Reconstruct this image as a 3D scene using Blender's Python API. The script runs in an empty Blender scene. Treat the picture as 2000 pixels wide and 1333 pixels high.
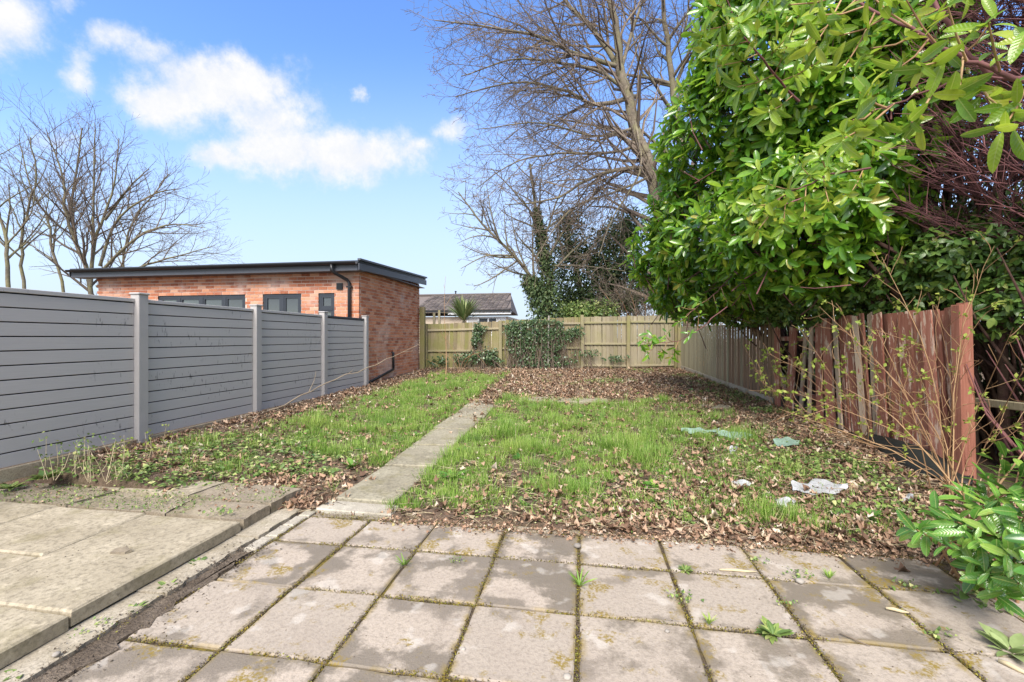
import bpy, bmesh, math, random
import numpy as np
from mathutils import Vector, Matrix, noise as mnoise
random.seed(7); rng = np.random.default_rng(7)
SC = bpy.context.scene
COL = SC.collection
R = math.radians

# ------------------------------------------------------------------ camera
TH = R(9.14); CT, ST = math.cos(TH), math.sin(TH)
CAMZ = 1.6
cd = bpy.data.cameras.new('camera'); cam = bpy.data.objects.new('camera', cd); COL.objects.link(cam)
cam.location = (0, 0, CAMZ); cam.rotation_euler = (R(90), 0, TH)
cd.sensor_width = 36; cd.lens = 36*870/2000; cd.shift_y = -6.5/2000
cd.clip_start = .05; cd.clip_end = 2000
SC.camera = cam

# ------------------------------------------------------------------ light
SUN_EL, SUN_AZ = R(46), R(184)      # azimuth clockwise from +Y: the sun stands behind the viewer
SKY_STRENGTH = .15
sun = bpy.data.lights.new('sun', 'SUN'); sun.energy = 3.5; sun.angle = R(32); sun.color = (1, .93, .83)
so = bpy.data.objects.new('sun', sun); COL.objects.link(so)
sd = Vector((math.sin(SUN_AZ)*math.cos(SUN_EL), math.cos(SUN_AZ)*math.cos(SUN_EL), math.sin(SUN_EL)))
so.rotation_euler = sd.to_track_quat('Z', 'Y').to_euler()
SC.view_settings.view_transform = 'Standard'; SC.view_settings.look = 'None'
SC.view_settings.gamma = 1; SC.view_settings.use_curve_mapping = False
SC.view_settings.exposure = .93

# ------------------------------------------------------------------ node helper
class NT:
    def __init__(s, tree): s.t = tree; s.n = tree.nodes; s.l = tree.links
    def new(s, typ, **kw):
        nd = s.n.new(typ)
        for k, v in kw.items(): setattr(nd, k, v)
        return nd
    def set(s, sock, v):
        if isinstance(v, bpy.types.NodeSocket): s.l.new(v, sock)
        elif isinstance(v, (tuple, list)) and len(v) == 3 and sock.type == 'RGBA': sock.default_value = (*v, 1)
        else: sock.default_value = v
    def math(s, op, a, b=0., c=None, clamp=False):
        nd = s.new('ShaderNodeMath', operation=op, use_clamp=clamp)
        s.set(nd.inputs[0], a); s.set(nd.inputs[1], b)
        if c is not None: s.set(nd.inputs[2], c)
        return nd.outputs[0]
    def mix(s, f, a, b, blend='MIX'):
        nd = s.new('ShaderNodeMix', data_type='RGBA', blend_type=blend)
        s.set(nd.inputs[0], f); s.set(nd.inputs[6], a); s.set(nd.inputs[7], b)
        return nd.outputs[2]
    def noise(s, vec, scale, detail=3, rough=.55, dist=0.):
        nd = s.new('ShaderNodeTexNoise'); nd.inputs['Scale'].default_value = scale
        nd.inputs['Detail'].default_value = detail; nd.inputs['Roughness'].default_value = rough
        nd.inputs['Distortion'].default_value = dist
        if vec is not None: s.l.new(vec, nd.inputs['Vector'])
        return nd.outputs[0]
    def ramp(s, f, lo, hi, a=0., b=1.):
        nd = s.new('ShaderNodeMapRange', interpolation_type='SMOOTHSTEP')
        s.set(nd.inputs[0], f); nd.inputs[1].default_value = lo; nd.inputs[2].default_value = hi
        nd.inputs[3].default_value = a; nd.inputs[4].default_value = b
        return nd.outputs[0]
    def cramp(s, f, stops):
        nd = s.new('ShaderNodeValToRGB'); s.set(nd.inputs[0], f)
        e = nd.color_ramp.elements
        while len(e) < len(stops): e.new(.5)
        for k, (p, c) in enumerate(stops): e[k].position = p; e[k].color = (*c, 1)
        return nd.outputs[0]
    def mapping(s, vec, scale=(1, 1, 1), loc=(0, 0, 0)):
        nd = s.new('ShaderNodeMapping'); s.l.new(vec, nd.inputs[0])
        nd.inputs['Scale'].default_value = scale; s.set(nd.inputs['Location'], loc)
        return nd.outputs[0]
    def vadd(s, a, b):
        nd = s.new('ShaderNodeVectorMath', operation='ADD'); s.set(nd.inputs[0], a); s.set(nd.inputs[1], b); return nd.outputs[0]

# ------------------------------------------------------------------ sky with clouds
W = bpy.data.worlds.new('World'); SC.world = W; W.use_nodes = True
w = NT(W.node_tree); w.n.clear()
sky = w.new('ShaderNodeTexSky', sky_type='NISHITA'); sky.sun_disc = False
sky.sun_elevation = SUN_EL; sky.sun_rotation = SUN_AZ; sky.air_density = 1.0; sky.dust_density = .6; sky.ozone_density = 2.0
tc = w.new('ShaderNodeTexCoord')
vec = tc.outputs['Generated']
sep = w.new('ShaderNodeSeparateXYZ'); w.l.new(vec, sep.inputs[0])
def vdot(v3):
    nd = w.new('ShaderNodeVectorMath', operation='DOT_PRODUCT'); w.l.new(vec, nd.inputs[0]); nd.inputs[1].default_value = v3
    return nd.outputs['Value']
fw = vdot((-ST, CT, 0)); fwc = w.math('MAXIMUM', fw, .08)
u = w.math('DIVIDE', vdot((CT, ST, 0)), fwc); v = w.math('DIVIDE', sep.outputs[2], fwc)
n_w = w.noise(vec, 7.0, 6, .68)
n_w2 = w.noise(w.vadd(vec, (5.3, 1.1, 9.)), 7.0, 5, .6)
u2 = w.math('ADD', u, w.math('MULTIPLY', w.math('SUBTRACT', n_w, .5), .16))
v2 = w.math('ADD', v, w.math('MULTIPLY', w.math('SUBTRACT', n_w2, .5), .12))
BL = [(430, 165, 170, 72, 1.05), (320, 205, 95, 60, 1.0), (520, 225, 110, 75, .85), (215, 75, 80, 42, .8), (150, 150, 45, 75, .7), (0, 50, 105, 85, 1.0), (120, 5, 55, 25, .7),
      (420, 310, 80, 32, .9), (540, 295, 120, 60, 1.0), (690, 305, 150, 62, 1.1), (808, 290, 25, 42, .75), (880, 250, 45, 35, .75),
      (700, 195, 22, 18, .6), (110, 285, 90, 40, .55), (1340, 190, 200, 70, .4), (300, 105, 90, 40, .65)]
acc = None
for (px, py, rx, ry, wt) in BL:
    a = w.math('DIVIDE', w.math('SUBTRACT', u2, (px-1000)/870), rx*1.0/870)
    b = w.math('DIVIDE', w.math('SUBTRACT', v2, (660-py)/870), ry*1.0/870)
    r2 = w.math('ADD', w.math('MULTIPLY', a, a), w.math('MULTIPLY', b, b))
    g = w.math('MULTIPLY', w.math('EXPONENT', w.math('MULTIPLY', r2, -1.0)), wt)
    acc = g if acc is None else w.math('ADD', w.math('MAXIMUM', acc, g), w.math('MULTIPLY', w.math('MINIMUM', acc, g), .25))
det = w.noise(vec, 20.0, 9, .68)
val = w.math('ADD', acc, w.math('MULTIPLY', w.math('SUBTRACT', det, .5), 1.1))
cl = w.ramp(val, .28, 1.05)
front = w.ramp(fw, .1, .25)
# outside the view: unseen clouds, made denser to add neutral white fill light
gen = w.ramp(w.noise(w.mapping(vec, (1, 1, 2.2)), 2.3, 6, .6), .38, .56)
side = w.math('MAXIMUM', w.ramp(w.math('ABSOLUTE', u), 1.25, 1.6), w.ramp(v, .85, 1.1))
cl_f = w.math('MAXIMUM', cl, w.math('MULTIPLY', gen, side))
cloud = w.math('ADD', w.math('MULTIPLY', cl_f, front), w.math('MULTIPLY', gen, w.math('SUBTRACT', 1., front)))
cloud = w.math('MULTIPLY', cloud, w.ramp(sep.outputs[2], .0, .1))
hs = w.new('ShaderNodeHueSaturation'); hs.inputs['Saturation'].default_value = 1.2; hs.inputs['Value'].default_value = 1.3; hs.inputs['Hue'].default_value = .51
w.l.new(sky.outputs[0], hs.inputs['Color'])
hor = w.ramp(v, .0, .68, .95, .0)
blue = w.mix(hor, hs.outputs[0], (2.4, 2.83, 3.5))
cshade = w.mix(w.ramp(det, .35, .7), (3.15, 3.25, 3.45), (3.6, 3.57, 3.55))
out = w.mix(cloud, blue, cshade)
bg = w.new('ShaderNodeBackground'); w.l.new(out, bg.inputs[0]); bg.inputs[1].default_value = SKY_STRENGTH
wo = w.new('ShaderNodeOutputWorld'); w.l.new(bg.outputs[0], wo.inputs[0])

# ------------------------------------------------------------------ pixel of the photograph -> point in the garden
def ray(px, py):
    a, b = (px-1000)/870, (660-py)/870
    return Vector((a*CT-ST, a*ST+CT, b))
def at_d(px, py, d): return Vector((0, 0, CAMZ))+ray(px, py)*d
def at_y(px, py, Y): r = ray(px, py); return Vector((0, 0, CAMZ))+r*(Y/r.y)
def at_x(px, py, X): r = ray(px, py); return Vector((0, 0, CAMZ))+r*(X/r.x)
def at_z(px, py, z): r = ray(px, py); return Vector((0, 0, CAMZ))+r*((z-CAMZ)/r.z)
def proj(p):
    xc = p[0]*CT+p[1]*ST; zc = -p[0]*ST+p[1]*CT
    return 1000+870*xc/max(zc, .01), 660-870*(p[2]-CAMZ)/max(zc, .01), zc
def projn(P):
    xc = P[:, 0]*CT+P[:, 1]*ST; zc = np.maximum(-P[:, 0]*ST+P[:, 1]*CT, .01)
    return 1000+870*xc/zc, 660-870*(P[:, 2]-CAMZ)/zc, zc

# ------------------------------------------------------------------ value noise
_lat = rng.random((257, 257))
def vnoise(x, y, s=1., seed=0):
    x = np.asarray(x, float)*s+seed*17.3+1000; y = np.asarray(y, float)*s+seed*7.7+1000
    xi = np.floor(x).astype(int); yi = np.floor(y).astype(int); fx = x-xi; fy = y-yi
    fx = fx*fx*(3-2*fx); fy = fy*fy*(3-2*fy)
    a = _lat[xi % 256, yi % 256]; b = _lat[(xi+1) % 256, yi % 256]; c = _lat[xi % 256, (yi+1) % 256]; d = _lat[(xi+1) % 256, (yi+1) % 256]
    return (a*(1-fx)+b*fx)*(1-fy)+(c*(1-fx)+d*fx)*fy
def fbm(x, y, s=1., seed=0): return .5*vnoise(x, y, s, seed)+.3*vnoise(x, y, s*2.1, seed+1)+.2*vnoise(x, y, s*4.3, seed+2)
def sst(x, a, b):
    t = np.clip((np.asarray(x, float)-a)/(b-a), 0, 1); return t*t*(3-2*t)

# ------------------------------------------------------------------ terrain
def zg(x, y):
    x = np.asarray(x, float); y = np.asarray(y, float)
    base = .015+.04*np.clip(y-3.75, 0, 14)
    left = .2*sst(-x, 2.9, 5.5)*np.clip(1-(y-4.4)/8, 0, 1)
    bump = (fbm(x, y, 1.1, 3)-.5)*.07+(fbm(x, y, 4., 5)-.5)*.03
    g = base+left+bump*sst(y, 3.75, 4.6)
    pathm = sst(x, -2.75, -2.4)*(1-sst(x, -1.75, -1.45))*(1-sst(y, 8.6, 9.2))
    g = g*(1-pathm)+(base-.03)*pathm
    low = -.065+(fbm(x, y, 3., 9)-.5)*.01
    return np.where(y < 3.72, low, np.where(y < 3.8, low+(g-low)*sst(y, 3.72, 3.8), g))
def zgf(x, y): return float(zg(x, y))

# ------------------------------------------------------------------ objects
def props(o, label=None, cat=None, group=None, kind=None):
    if label: o['label'] = label
    if cat: o['category'] = cat
    if group: o['group'] = group
    if kind: o['kind'] = kind
    return o
def thing(name, label, cat, loc, group=None):
    o = bpy.data.objects.new(name, None); COL.objects.link(o); o.location = loc; o.empty_display_size = .1
    return props(o, label, cat, group)
def link(name, me, parent=None, loc=None, rot=None):
    o = bpy.data.objects.new(name, me); COL.objects.link(o)
    off = Vector((0, 0, 0))
    if parent is not None:
        o.parent = parent
        p = parent
        while p is not None: off += Vector(p.location); p = p.parent
    o.location = (Vector(loc) if loc is not None else Vector((0, 0, 0)))-off
    if rot is not None: o.rotation_euler = rot
    return o
def mesh_np(name, V, T, mats, smooth=False, mi=None):
    """V (n,3), T (m,3) triangles"""
    me = bpy.data.meshes.new(name); V = np.asarray(V, np.float32); T = np.asarray(T, np.int32)
    me.vertices.add(len(V)); me.vertices.foreach_set('co', V.ravel())
    k = T.shape[1]
    me.loops.add(T.size); me.loops.foreach_set('vertex_index', T.ravel())
    me.polygons.add(len(T)); me.polygons.foreach_set('loop_start', np.arange(0, T.size, k, dtype=np.int32))
    me.polygons.foreach_set('loop_total', np.full(len(T), k, np.int32))
    if smooth: me.polygons.foreach_set('use_smooth', np.ones(len(T), bool))
    for m in (mats if isinstance(mats, (list, tuple)) else [mats]): me.materials.append(m)
    if mi is not None: me.polygons.foreach_set('material_index', np.asarray(mi, np.int32))
    me.update(calc_edges=True); me.validate(); return me
class MB:
    """collects simple shapes into one mesh"""
    def __init__(s): s.v = []; s.f = []
    def add(s, vs, fs):
        k = len(s.v); s.v += [tuple(q) for q in vs]; s.f += [tuple(i+k for i in f) for f in fs]; return s
    def box(s, x0, x1, y0, y1, z0, z1):
        return s.add([(x0, y0, z0), (x1, y0, z0), (x1, y1, z0), (x0, y1, z0), (x0, y0, z1), (x1, y0, z1), (x1, y1, z1), (x0, y1, z1)],
                     [(0, 3, 2, 1), (4, 5, 6, 7), (0, 1, 5, 4), (1, 2, 6, 5), (2, 3, 7, 6), (3, 0, 4, 7)])
    def tube(s, pts, rad, n=6, cap=True):
        pts = [Vector(p) for p in pts]; k0 = len(s.v)
        if not isinstance(rad, (list, tuple)): rad = [rad]*len(pts)
        for i, p in enumerate(pts):
            d = (pts[min(i+1, len(pts)-1)]-pts[max(i-1, 0)]).normalized()
            a = d.cross(Vector((0, 0, 1)) if abs(d.z) < .95 else Vector((1, 0, 0))).normalized(); b = d.cross(a)
            for j in range(n):
                t = 2*math.pi*j/n; s.v.append(tuple(p+(a*math.cos(t)+b*math.sin(t))*rad[i]))
        for i in range(len(pts)-1):
            for j in range(n):
                q = k0+i*n; s.f.append((q+j, q+(j+1) % n, q+n+(j+1) % n, q+n+j))
        if cap: s.f.append(tuple(k0+j for j in range(n))[::-1]); s.f.append(tuple(k0+(len(pts)-1)*n+j for j in range(n)))
        return s
    def mesh(s, name, mat, smooth=False, bevel=0., seg=1):
        me = bpy.data.meshes.new(name); me.from_pydata(s.v, [], s.f)
        for m in (mat if isinstance(mat, (list, tuple)) else [mat]): me.materials.append(m)
        bm = bmesh.new(); bm.from_mesh(me)
        if bevel: bmesh.ops.bevel(bm, geom=bm.edges[:], offset=bevel, segments=seg, profile=.6, affect='EDGES')
        bmesh.ops.recalc_face_normals(bm, faces=bm.faces[:])
        bm.to_mesh(me); bm.free()
        if smooth:
            for p in me.polygons: p.use_smooth = True
        return me
    def obj(s, name, mat, parent=None, smooth=False, bevel=0.):
        me = s.mesh(name, mat, smooth, bevel)
        if parent is not None:
            off = Vector((0, 0, 0)); p = parent
            while p is not None: off += Vector(p.location); p = p.parent
            me.transform(Matrix.Translation(-off))
        o = bpy.data.objects.new(name, me); COL.objects.link(o); o.parent = parent
        return o
def npobj(name, V, T, mat, parent=None, smooth=False):
    V = np.array(V, float)
    if parent is not None:
        p = parent
        while p is not None: V = V-np.array(p.location); p = p.parent
    o = bpy.data.objects.new(name, mesh_np(name, V, T, mat, smooth)); COL.objects.link(o); o.parent = parent
    return o
_bx = {}
def boxmesh(dx, dy, dz, mat, bevel=0., key=''):
    k = (round(dx, 3), round(dy, 3), round(dz, 3), mat.name, bevel, key)
    if k not in _bx: _bx[k] = MB().box(-dx/2, dx/2, -dy/2, dy/2, 0, dz).mesh('piece', mat, bevel=bevel)
    return _bx[k]

def inst(tv, tf, pos, X, Z, S):
    """copies of a template (x along, z normal) at pos with directions X and normals Z, scales S -> V, T"""
    X = X/np.linalg.norm(X, axis=1, keepdims=True)
    Y = np.cross(Z, X); Y /= np.maximum(np.linalg.norm(Y, axis=1, keepdims=True), 1e-6)
    Z = np.cross(X, Y)
    S = np.asarray(S, float)
    if S.ndim == 1: S = np.stack([S, S, S], 1)
    n, m = len(pos), len(tv)
    V = pos[:, None, :]+(tv[None, :, 0:1]*S[:, None, 0:1])*X[:, None, :]+(tv[None, :, 1:2]*S[:, None, 1:2])*Y[:, None, :]+(tv[None, :, 2:3]*S[:, None, 2:3])*Z[:, None, :]
    T = tf[None]+(np.arange(n)*m)[:, None, None]
    return V.reshape(-1, 3), T.reshape(-1, tf.shape[1])
def cat(parts):
    Vs, Ts, k = [], [], 0
    for V, T in parts: Vs.append(V); Ts.append(T+k); k += len(V)
    return np.concatenate(Vs), np.concatenate(Ts)
def tubes(polys, sides=4):
    """list of (points (n,3), radii (n)) -> V, T (tris)"""
    groups = {}
    for P, r in polys: groups.setdefault(len(P), []).append((P, r))
    parts = []
    for n, L in groups.items():
        P = np.array([q[0] for q in L], float); Rr = np.array([q[1] for q in L], float); m = len(L)
        d = np.empty_like(P); d[:, 1:-1] = P[:, 2:]-P[:, :-2]; d[:, 0] = P[:, 1]-P[:, 0]; d[:, -1] = P[:, -1]-P[:, -2]
        d /= np.maximum(np.linalg.norm(d, axis=2, keepdims=True), 1e-9)
        ref = np.tile(np.array([.31, .21, .93]), (m, 1)); dm = d.mean(1)
        al = np.abs((dm*ref).sum(1)) > .9*np.linalg.norm(dm, axis=1)
        ref[al] = (.9, -.4, .1)
        a = np.cross(d, ref[:, None, :]); a /= np.maximum(np.linalg.norm(a, axis=2, keepdims=True), 1e-9); b = np.cross(d, a)
        t = np.arange(sides)*2*math.pi/sides
        V = P[:, :, None, :]+Rr[:, :, None, None]*(a[:, :, None, :]*np.cos(t)[None, None, :, None]+b[:, :, None, :]*np.sin(t)[None, None, :, None])
        i = np.arange(n-1)[:, None]*sides; j = np.arange(sides)[None, :]; j2 = (j+1) % sides
        q = np.stack([np.stack([i+j, i+j2, i+sides+j2], -1), np.stack([i+j, i+sides+j2, i+sides+j], -1)], 2).reshape(-1, 3)
        T = (q[None]+(np.arange(m)*n*sides)[:, None, None]).reshape(-1, 3)
        parts.append((V.reshape(-1, 3), T))
    return cat(parts)
# ------------------------------------------------------------------ materials
def mat(name, build, rough=.8, spec=.3):
    m = bpy.data.materials.new(name); m.use_nodes = True
    t = NT(m.node_tree); t.n.clear()
    b = t.new('ShaderNodeBsdfPrincipled'); o = t.new('ShaderNodeOutputMaterial')
    b.inputs['Roughness'].default_value = rough; b.inputs['Specular IOR Level'].default_value = spec
    t.l.new(b.outputs[0], o.inputs[0]); t.b = b; t.o = o
    tc = t.new('ShaderNodeTexCoord'); t.obj = tc.outputs['Object']
    ge = t.new('ShaderNodeNewGeometry'); t.pos = ge.outputs['Position']; t.isl = ge.outputs['Random Per Island']; t.nrm = ge.outputs['Normal']
    oi = t.new('ShaderNodeObjectInfo'); t.ornd = oi.outputs['Random']
    t.rnd = t.math('FRACT', t.math('ADD', t.isl, t.ornd))
    c = build(t)
    if c is not None: t.set(b.inputs['Base Color'], c)
    return m
def bump(t, h, dist=.01, strength=.5):
    nd = t.new('ShaderNodeBump'); t.set(nd.inputs['Height'], h); nd.inputs['Distance'].default_value = dist; nd.inputs['Strength'].default_value = strength
    t.l.new(nd.outputs[0], t.b.inputs['Normal'])
def off(t, v=None, k=37.):
    cb = t.new('ShaderNodeCombineXYZ'); x = t.math('MULTIPLY', t.ornd, k); y = t.math('MULTIPLY', t.ornd, k*1.7)
    t.l.new(x, cb.inputs[0]); t.l.new(y, cb.inputs[1]); t.l.new(x, cb.inputs[2])
    return t.vadd(v if v is not None else t.obj, cb.outputs[0])

def b_slab(t):                                   # damp concrete flags drying from the middle
    vec = off(t); sp = t.new('ShaderNodeSeparateXYZ'); t.l.new(t.obj, sp.inputs[0])
    n = t.noise(vec, 3.7, 4, .5); n2 = t.noise(vec, 7., 4, .6)
    ex = t.math('SUBTRACT', .3, t.math('ABSOLUTE', sp.outputs[0])); ey = t.math('SUBTRACT', .3, t.math('ABSOLUTE', sp.outputs[1]))
    edge = t.math('MINIMUM', ex, ey)
    dry = t.math('ADD', t.math('ADD', t.math('MULTIPLY', edge, 1.6), t.math('MULTIPLY', t.math('SUBTRACT', n, .47), 2.6)), t.math('MULTIPLY', t.math('SUBTRACT', n2, .5), .5))
    dry = t.math('ADD', dry, t.math('MULTIPLY', t.math('SUBTRACT', t.ornd, .5), .6))
    dry = t.math('ADD', dry, t.math('MULTIPLY', t.math('SUBTRACT', t.noise(vec, 38., 4, .7), .5), .55)); d = t.ramp(dry, -.05, .32)
    dryc = t.mix(t.ornd, (.46, .39, .325), (.39, .335, .28)); wetc = t.mix(t.ornd, (.195, .165, .13), (.235, .20, .16))
    c = t.mix(d, wetc, dryc)
    c = t.mix(t.ramp(t.noise(vec, 45., 3, .7), .40, .75, 0, .5), c, (.17, .145, .12)); c = t.mix(t.ramp(t.noise(t.vadd(vec, (2, 7, 3)), 1.8, 5, .7), .45, .7, 0, .4), c, (.30, .25, .21))
    c = t.mix(t.ramp(t.noise(vec, 160., 2, .5), .62, .75, 0, .45), c, (.09, .08, .06))
    c = t.mix(t.ramp(t.noise(t.vadd(vec, (9, 9, 9)), 5., 3, .5), .6, .68, 0, .35), c, (.62, .58, .53))
    moss = t.math('MULTIPLY', t.ramp(t.noise(t.vadd(vec, (3, 5, 1)), 4.2, 5, .65), .55, .63), t.ramp(t.noise(vec, 60., 2, .6), .35, .6))
    em = t.math('MULTIPLY', t.ramp(edge, .05, .0), t.ramp(n2, .42, .6))
    c = t.mix(t.math('MAXIMUM', moss, t.math('MULTIPLY', em, .8)), c, (.24, .175, .045))
    t.set(t.b.inputs['Roughness'], t.math('ADD', .5, t.math('MULTIPLY', d, .35)))
    bump(t, t.math('ADD', t.noise(vec, 90., 4, .7), t.math('MULTIPLY', n2, 1.2)), .006, .7)
    return c
M_slab = mat('patio_concrete', b_slab)
def b_old(a, b2, moss=.35, sc=1.):
    def f(t):
        vec = off(t); n = t.noise(vec, 2.2*sc, 5, .6); n2 = t.noise(vec, 30.*sc, 4, .7)
        c = t.mix(t.ramp(n, .3, .7), a, b2)
        c = t.mix(t.ramp(n2, .42, .70, 0, .65), c, tuple(q*.45 for q in a)); c = t.mix(t.ramp(t.noise(t.vadd(vec, (6, 1, 8)), 9.*sc, 5, .7), .56, .68, 0, .45), c, tuple(min(.66, q*1.4) for q in b2))
        c = t.mix(t.ramp(t.noise(vec, 150., 2, .5), .6, .75, 0, .5), c, (.1, .09, .06))
        c = t.mix(t.ramp(t.noise(t.vadd(vec, (4, 4, 4)), 3.5, 4, .6), .5, .75, 0, moss), c, (.17, .15, .06))
        c = t.mix(t.ramp(t.noise(t.vadd(vec, (14, 4, 4)), 1.5, 4, .6), .55, .75, 0, .5), c, tuple(min(.62, q*1.35) for q in b2))
        bump(t, n2, .006, .6); return c
    return f
M_terr = mat('terrace_concrete', b_old((.32, .275, .20), (.44, .385, .29), .45), .85)
M_path = mat('path_concrete', b_old((.25, .225, .165), (.35, .32, .24), .5), .85)
M_mort = mat('mortar_strip', b_old((.33, .285, .215), (.46, .41, .33), .35, 2.), .9)
M_edge = mat('pale_block', b_old((.37, .335, .275), (.48, .44, .37), .35, 3.), .8)
M_broken = mat('old_broken_concrete', b_old((.24, .20, .15), (.33, .28, .21), .6, 2.), .9)
def b_ground(t):
    n = t.noise(t.pos, 1.3, 5, .6); n2 = t.noise(t.pos, 18., 5, .7); n3 = t.noise(t.pos, 75., 3, .7)
    c = t.mix(t.ramp(n2, .3, .7), (.10, .07, .05), (.19, .135, .10))
    c = t.mix(t.ramp(n3, .5, .7, 0, .7), c, (.30, .22, .165))
    c = t.mix(t.ramp(n, .45, .7, 0, .45), c, (.09, .10, .04))
    bump(t, t.math('ADD', n2, n3), .03, .8); return c
M_ground = mat('soil', b_ground, .95, .1)
def b_joint(t):
    n = t.noise(t.pos, 3.3, 4, .6); n2 = t.noise(t.pos, 60., 4, .7)
    c = t.mix(t.ramp(n2, .3, .7), (.06, .045, .035), (.14, .11, .075))
    c = t.mix(t.ramp(n, .47, .58, 0, .9), c, t.mix(t.ramp(n2, .3, .7), (.10, .085, .02), (.25, .19, .045)))
    bump(t, n2, .02, .9); return c
M_joint = mat('joint_soil', b_joint, .95, .1)
def b_mud(t):
    n = t.noise(t.pos, 5., 5, .65); n2 = t.noise(t.pos, 80., 4, .7)
    c = t.mix(t.ramp(n, .35, .65), (.20, .155, .115), (.36, .29, .225))
    c = t.mix(t.ramp(n2, .4, .7, 0, .7), c, (.085, .065, .05)); bump(t, t.math('ADD', n2, t.noise(t.pos, 22., 5, .7)), .04, 1.); return c
M_mud = mat('dark_mud', b_mud, .75, .25)

def b_grey(t):                                    # grey composite boards with dark run marks
    vec = off(t)
    g = t.noise(t.mapping(vec, (2., 2., 90.)), 1.6, 4, .6); n = t.noise(vec, 1.3, 4, .6)
    c = t.mix(g, (.42, .405, .405), (.51, .49, .485))
    c = t.mix(t.ramp(n, .35, .75, 0, .35), c, (.48, .46, .45))
    st = t.noise(t.mapping(t.pos, (1, 26., 7.)), 1.3, 3, .6); pat = t.noise(t.mapping(t.pos, (1, .8, 2.5)), 1.1, 2, .5)
    c = t.mix(t.math('MULTIPLY', t.ramp(st, .60, .68), t.ramp(pat, .5, .62, 0, .6)), c, (.05, .048, .052))
    bump(t, g, .003, .4); return c
M_grey = mat('grey_composite', b_grey, .55, .4)
M_greypost = mat('grey_post', lambda t: t.mix(t.noise(off(t), 6., 4, .6), (.35, .335, .33), (.44, .42, .415)), .6, .4)
M_gap = mat('dark_gap', lambda t: (.022, .022, .026), .8)
M_gravel = mat('sandy_gravel_board', b_old((.34, .27, .18), (.46, .39, .28), .3, 2.), .9)
def b_brick(t):
    n = t.noise(t.pos, 1.1, 4, .6); n2 = t.noise(t.pos, 30., 3, .7)
    c = t.cramp(t.rnd, [(0, (.30, .10, .055)), (.2, (.46, .17, .09)), (.45, (.54, .23, .13)), (.7, (.60, .29, .18)), (.85, (.36, .12, .07)), (.93, (.62, .36, .25)), (1, (.48, .19, .11))])
    c = t.mix(t.ramp(n2, .45, .75, 0, .35), c, (.52, .34, .26))
    c = t.mix(t.ramp(n, .48, .68, 0, .5), c, (.66, .54, .48)); bump(t, n2, .004, .5); return c
M_brick = mat('red_brick', b_brick, .9, .15)
M_mortar = mat('mortar', lambda t: t.mix(t.noise(t.pos, 3., 3), (.58, .48, .41), (.70, .61, .53)), .95, .1)
def plain(name, c, rough=.5, spec=.4, var=.15, metallic=0):
    m = mat(name, lambda t: t.mix(t.noise(t.obj, 8., 4, .6), tuple(q*(1-var) for q in c), tuple(min(1, q*(1+var)) for q in c)), rough, spec)
    m.node_tree.nodes['Principled BSDF'].inputs['Metallic'].default_value = metallic; return m
M_anth = plain('anthracite', (.035, .042, .055), .4)
M_fascia = plain('grey_fascia', (.075, .082, .10), .4)
M_black = plain('black_plastic', (.014, .015, .018), .35)
M_glass = mat('window_glass', lambda t: (.05, .06, .07), .06, .9)
M_curtain = plain('net_curtain', (.55, .55, .55), .9)
M_white = plain('white_frame', (.75, .76, .78), .5)
M_render = plain('beige_render', (.55, .46, .36), .9)
def b_tile(t):
    n = t.noise(t.pos, 2., 4, .6)
    c = t.mix(t.rnd, (.07, .06, .058), (.16, .135, .125)); return t.mix(t.ramp(n, .5, .75, 0, .5), c, (.16, .15, .12))
M_tile = mat('dark_roof_tile', b_tile, .8)
def woodmat(name, a, b2, algae=None, amount=.5, flake=None, fl=.5):
    def f(t):
        vec = off(t); g = t.noise(t.mapping(vec, (28., 28., 1.6)), 1.5, 5, .65); n = t.noise(t.pos, 1.6, 4, .6)
        c = t.mix(t.ramp(g, .25, .75), a, b2)
        c = t.mix(t.math('MULTIPLY', t.math('ABSOLUTE', t.math('SUBTRACT', t.ornd, .5)), 1.1), c, tuple(q*.45 for q in a))
        if algae: c = t.mix(t.ramp(t.math('ADD', n, t.math('MULTIPLY', t.math('SUBTRACT', t.ornd, .5), .25)), .38, .68, 0, amount), c, algae)
        if flake:
            fr = t.noise(t.mapping(vec, (16., 16., 2.6)), 1.2, 5, .7)
            c = t.mix(t.ramp(fr, .62-.16*fl, .68-.14*fl), c, flake)
        c = t.mix(t.ramp(t.noise(t.mapping(vec, (60., 60., 3.)), 1.3, 3, .6), .62, .72, 0, .65), c, tuple(q*.3 for q in a))
        bump(t, g, .006, .7); return c
    return mat(name, f, .85, .2)
M_back = woodmat('weathered_green_wood', (.22, .175, .10), (.38, .32, .21), (.22, .215, .075), .8)
M_backpale = woodmat('weathered_pale_wood', (.29, .245, .16), (.42, .37, .27), (.27, .25, .12), .5)
M_rail = woodmat('pale_rail', (.36, .31, .20), (.46, .40, .28), (.27, .26, .11), .5)
def b_side(t):                                    # algae green near the far corner, brown stain near the hedge
    vec = off(t); g = t.noise(t.mapping(vec, (28., 28., 1.6)), 1.5, 5, .65)
    sp = t.new('ShaderNodeSeparateXYZ'); t.l.new(t.pos, sp.inputs[0])
    k = t.math('ADD', sp.outputs[1], t.math('MULTIPLY', t.math('SUBTRACT', t.ornd, .5), 2.2))
    c1 = t.mix(g, (.17, .105, .07), (.36, .25, .17)); c2 = t.mix(g, (.27, .25, .16), (.44, .41, .29))
    c = t.mix(t.ramp(k, 10.6, 13.), c1, c2); c = t.mix(t.math('MULTIPLY', t.math('FRACT', t.math('MULTIPLY', t.ornd, 7.)), .4), c, (.10, .075, .05))
    bump(t, g, .006, .7); return c
M_side = mat('stained_close_board', b_side, .85, .2)
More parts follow.
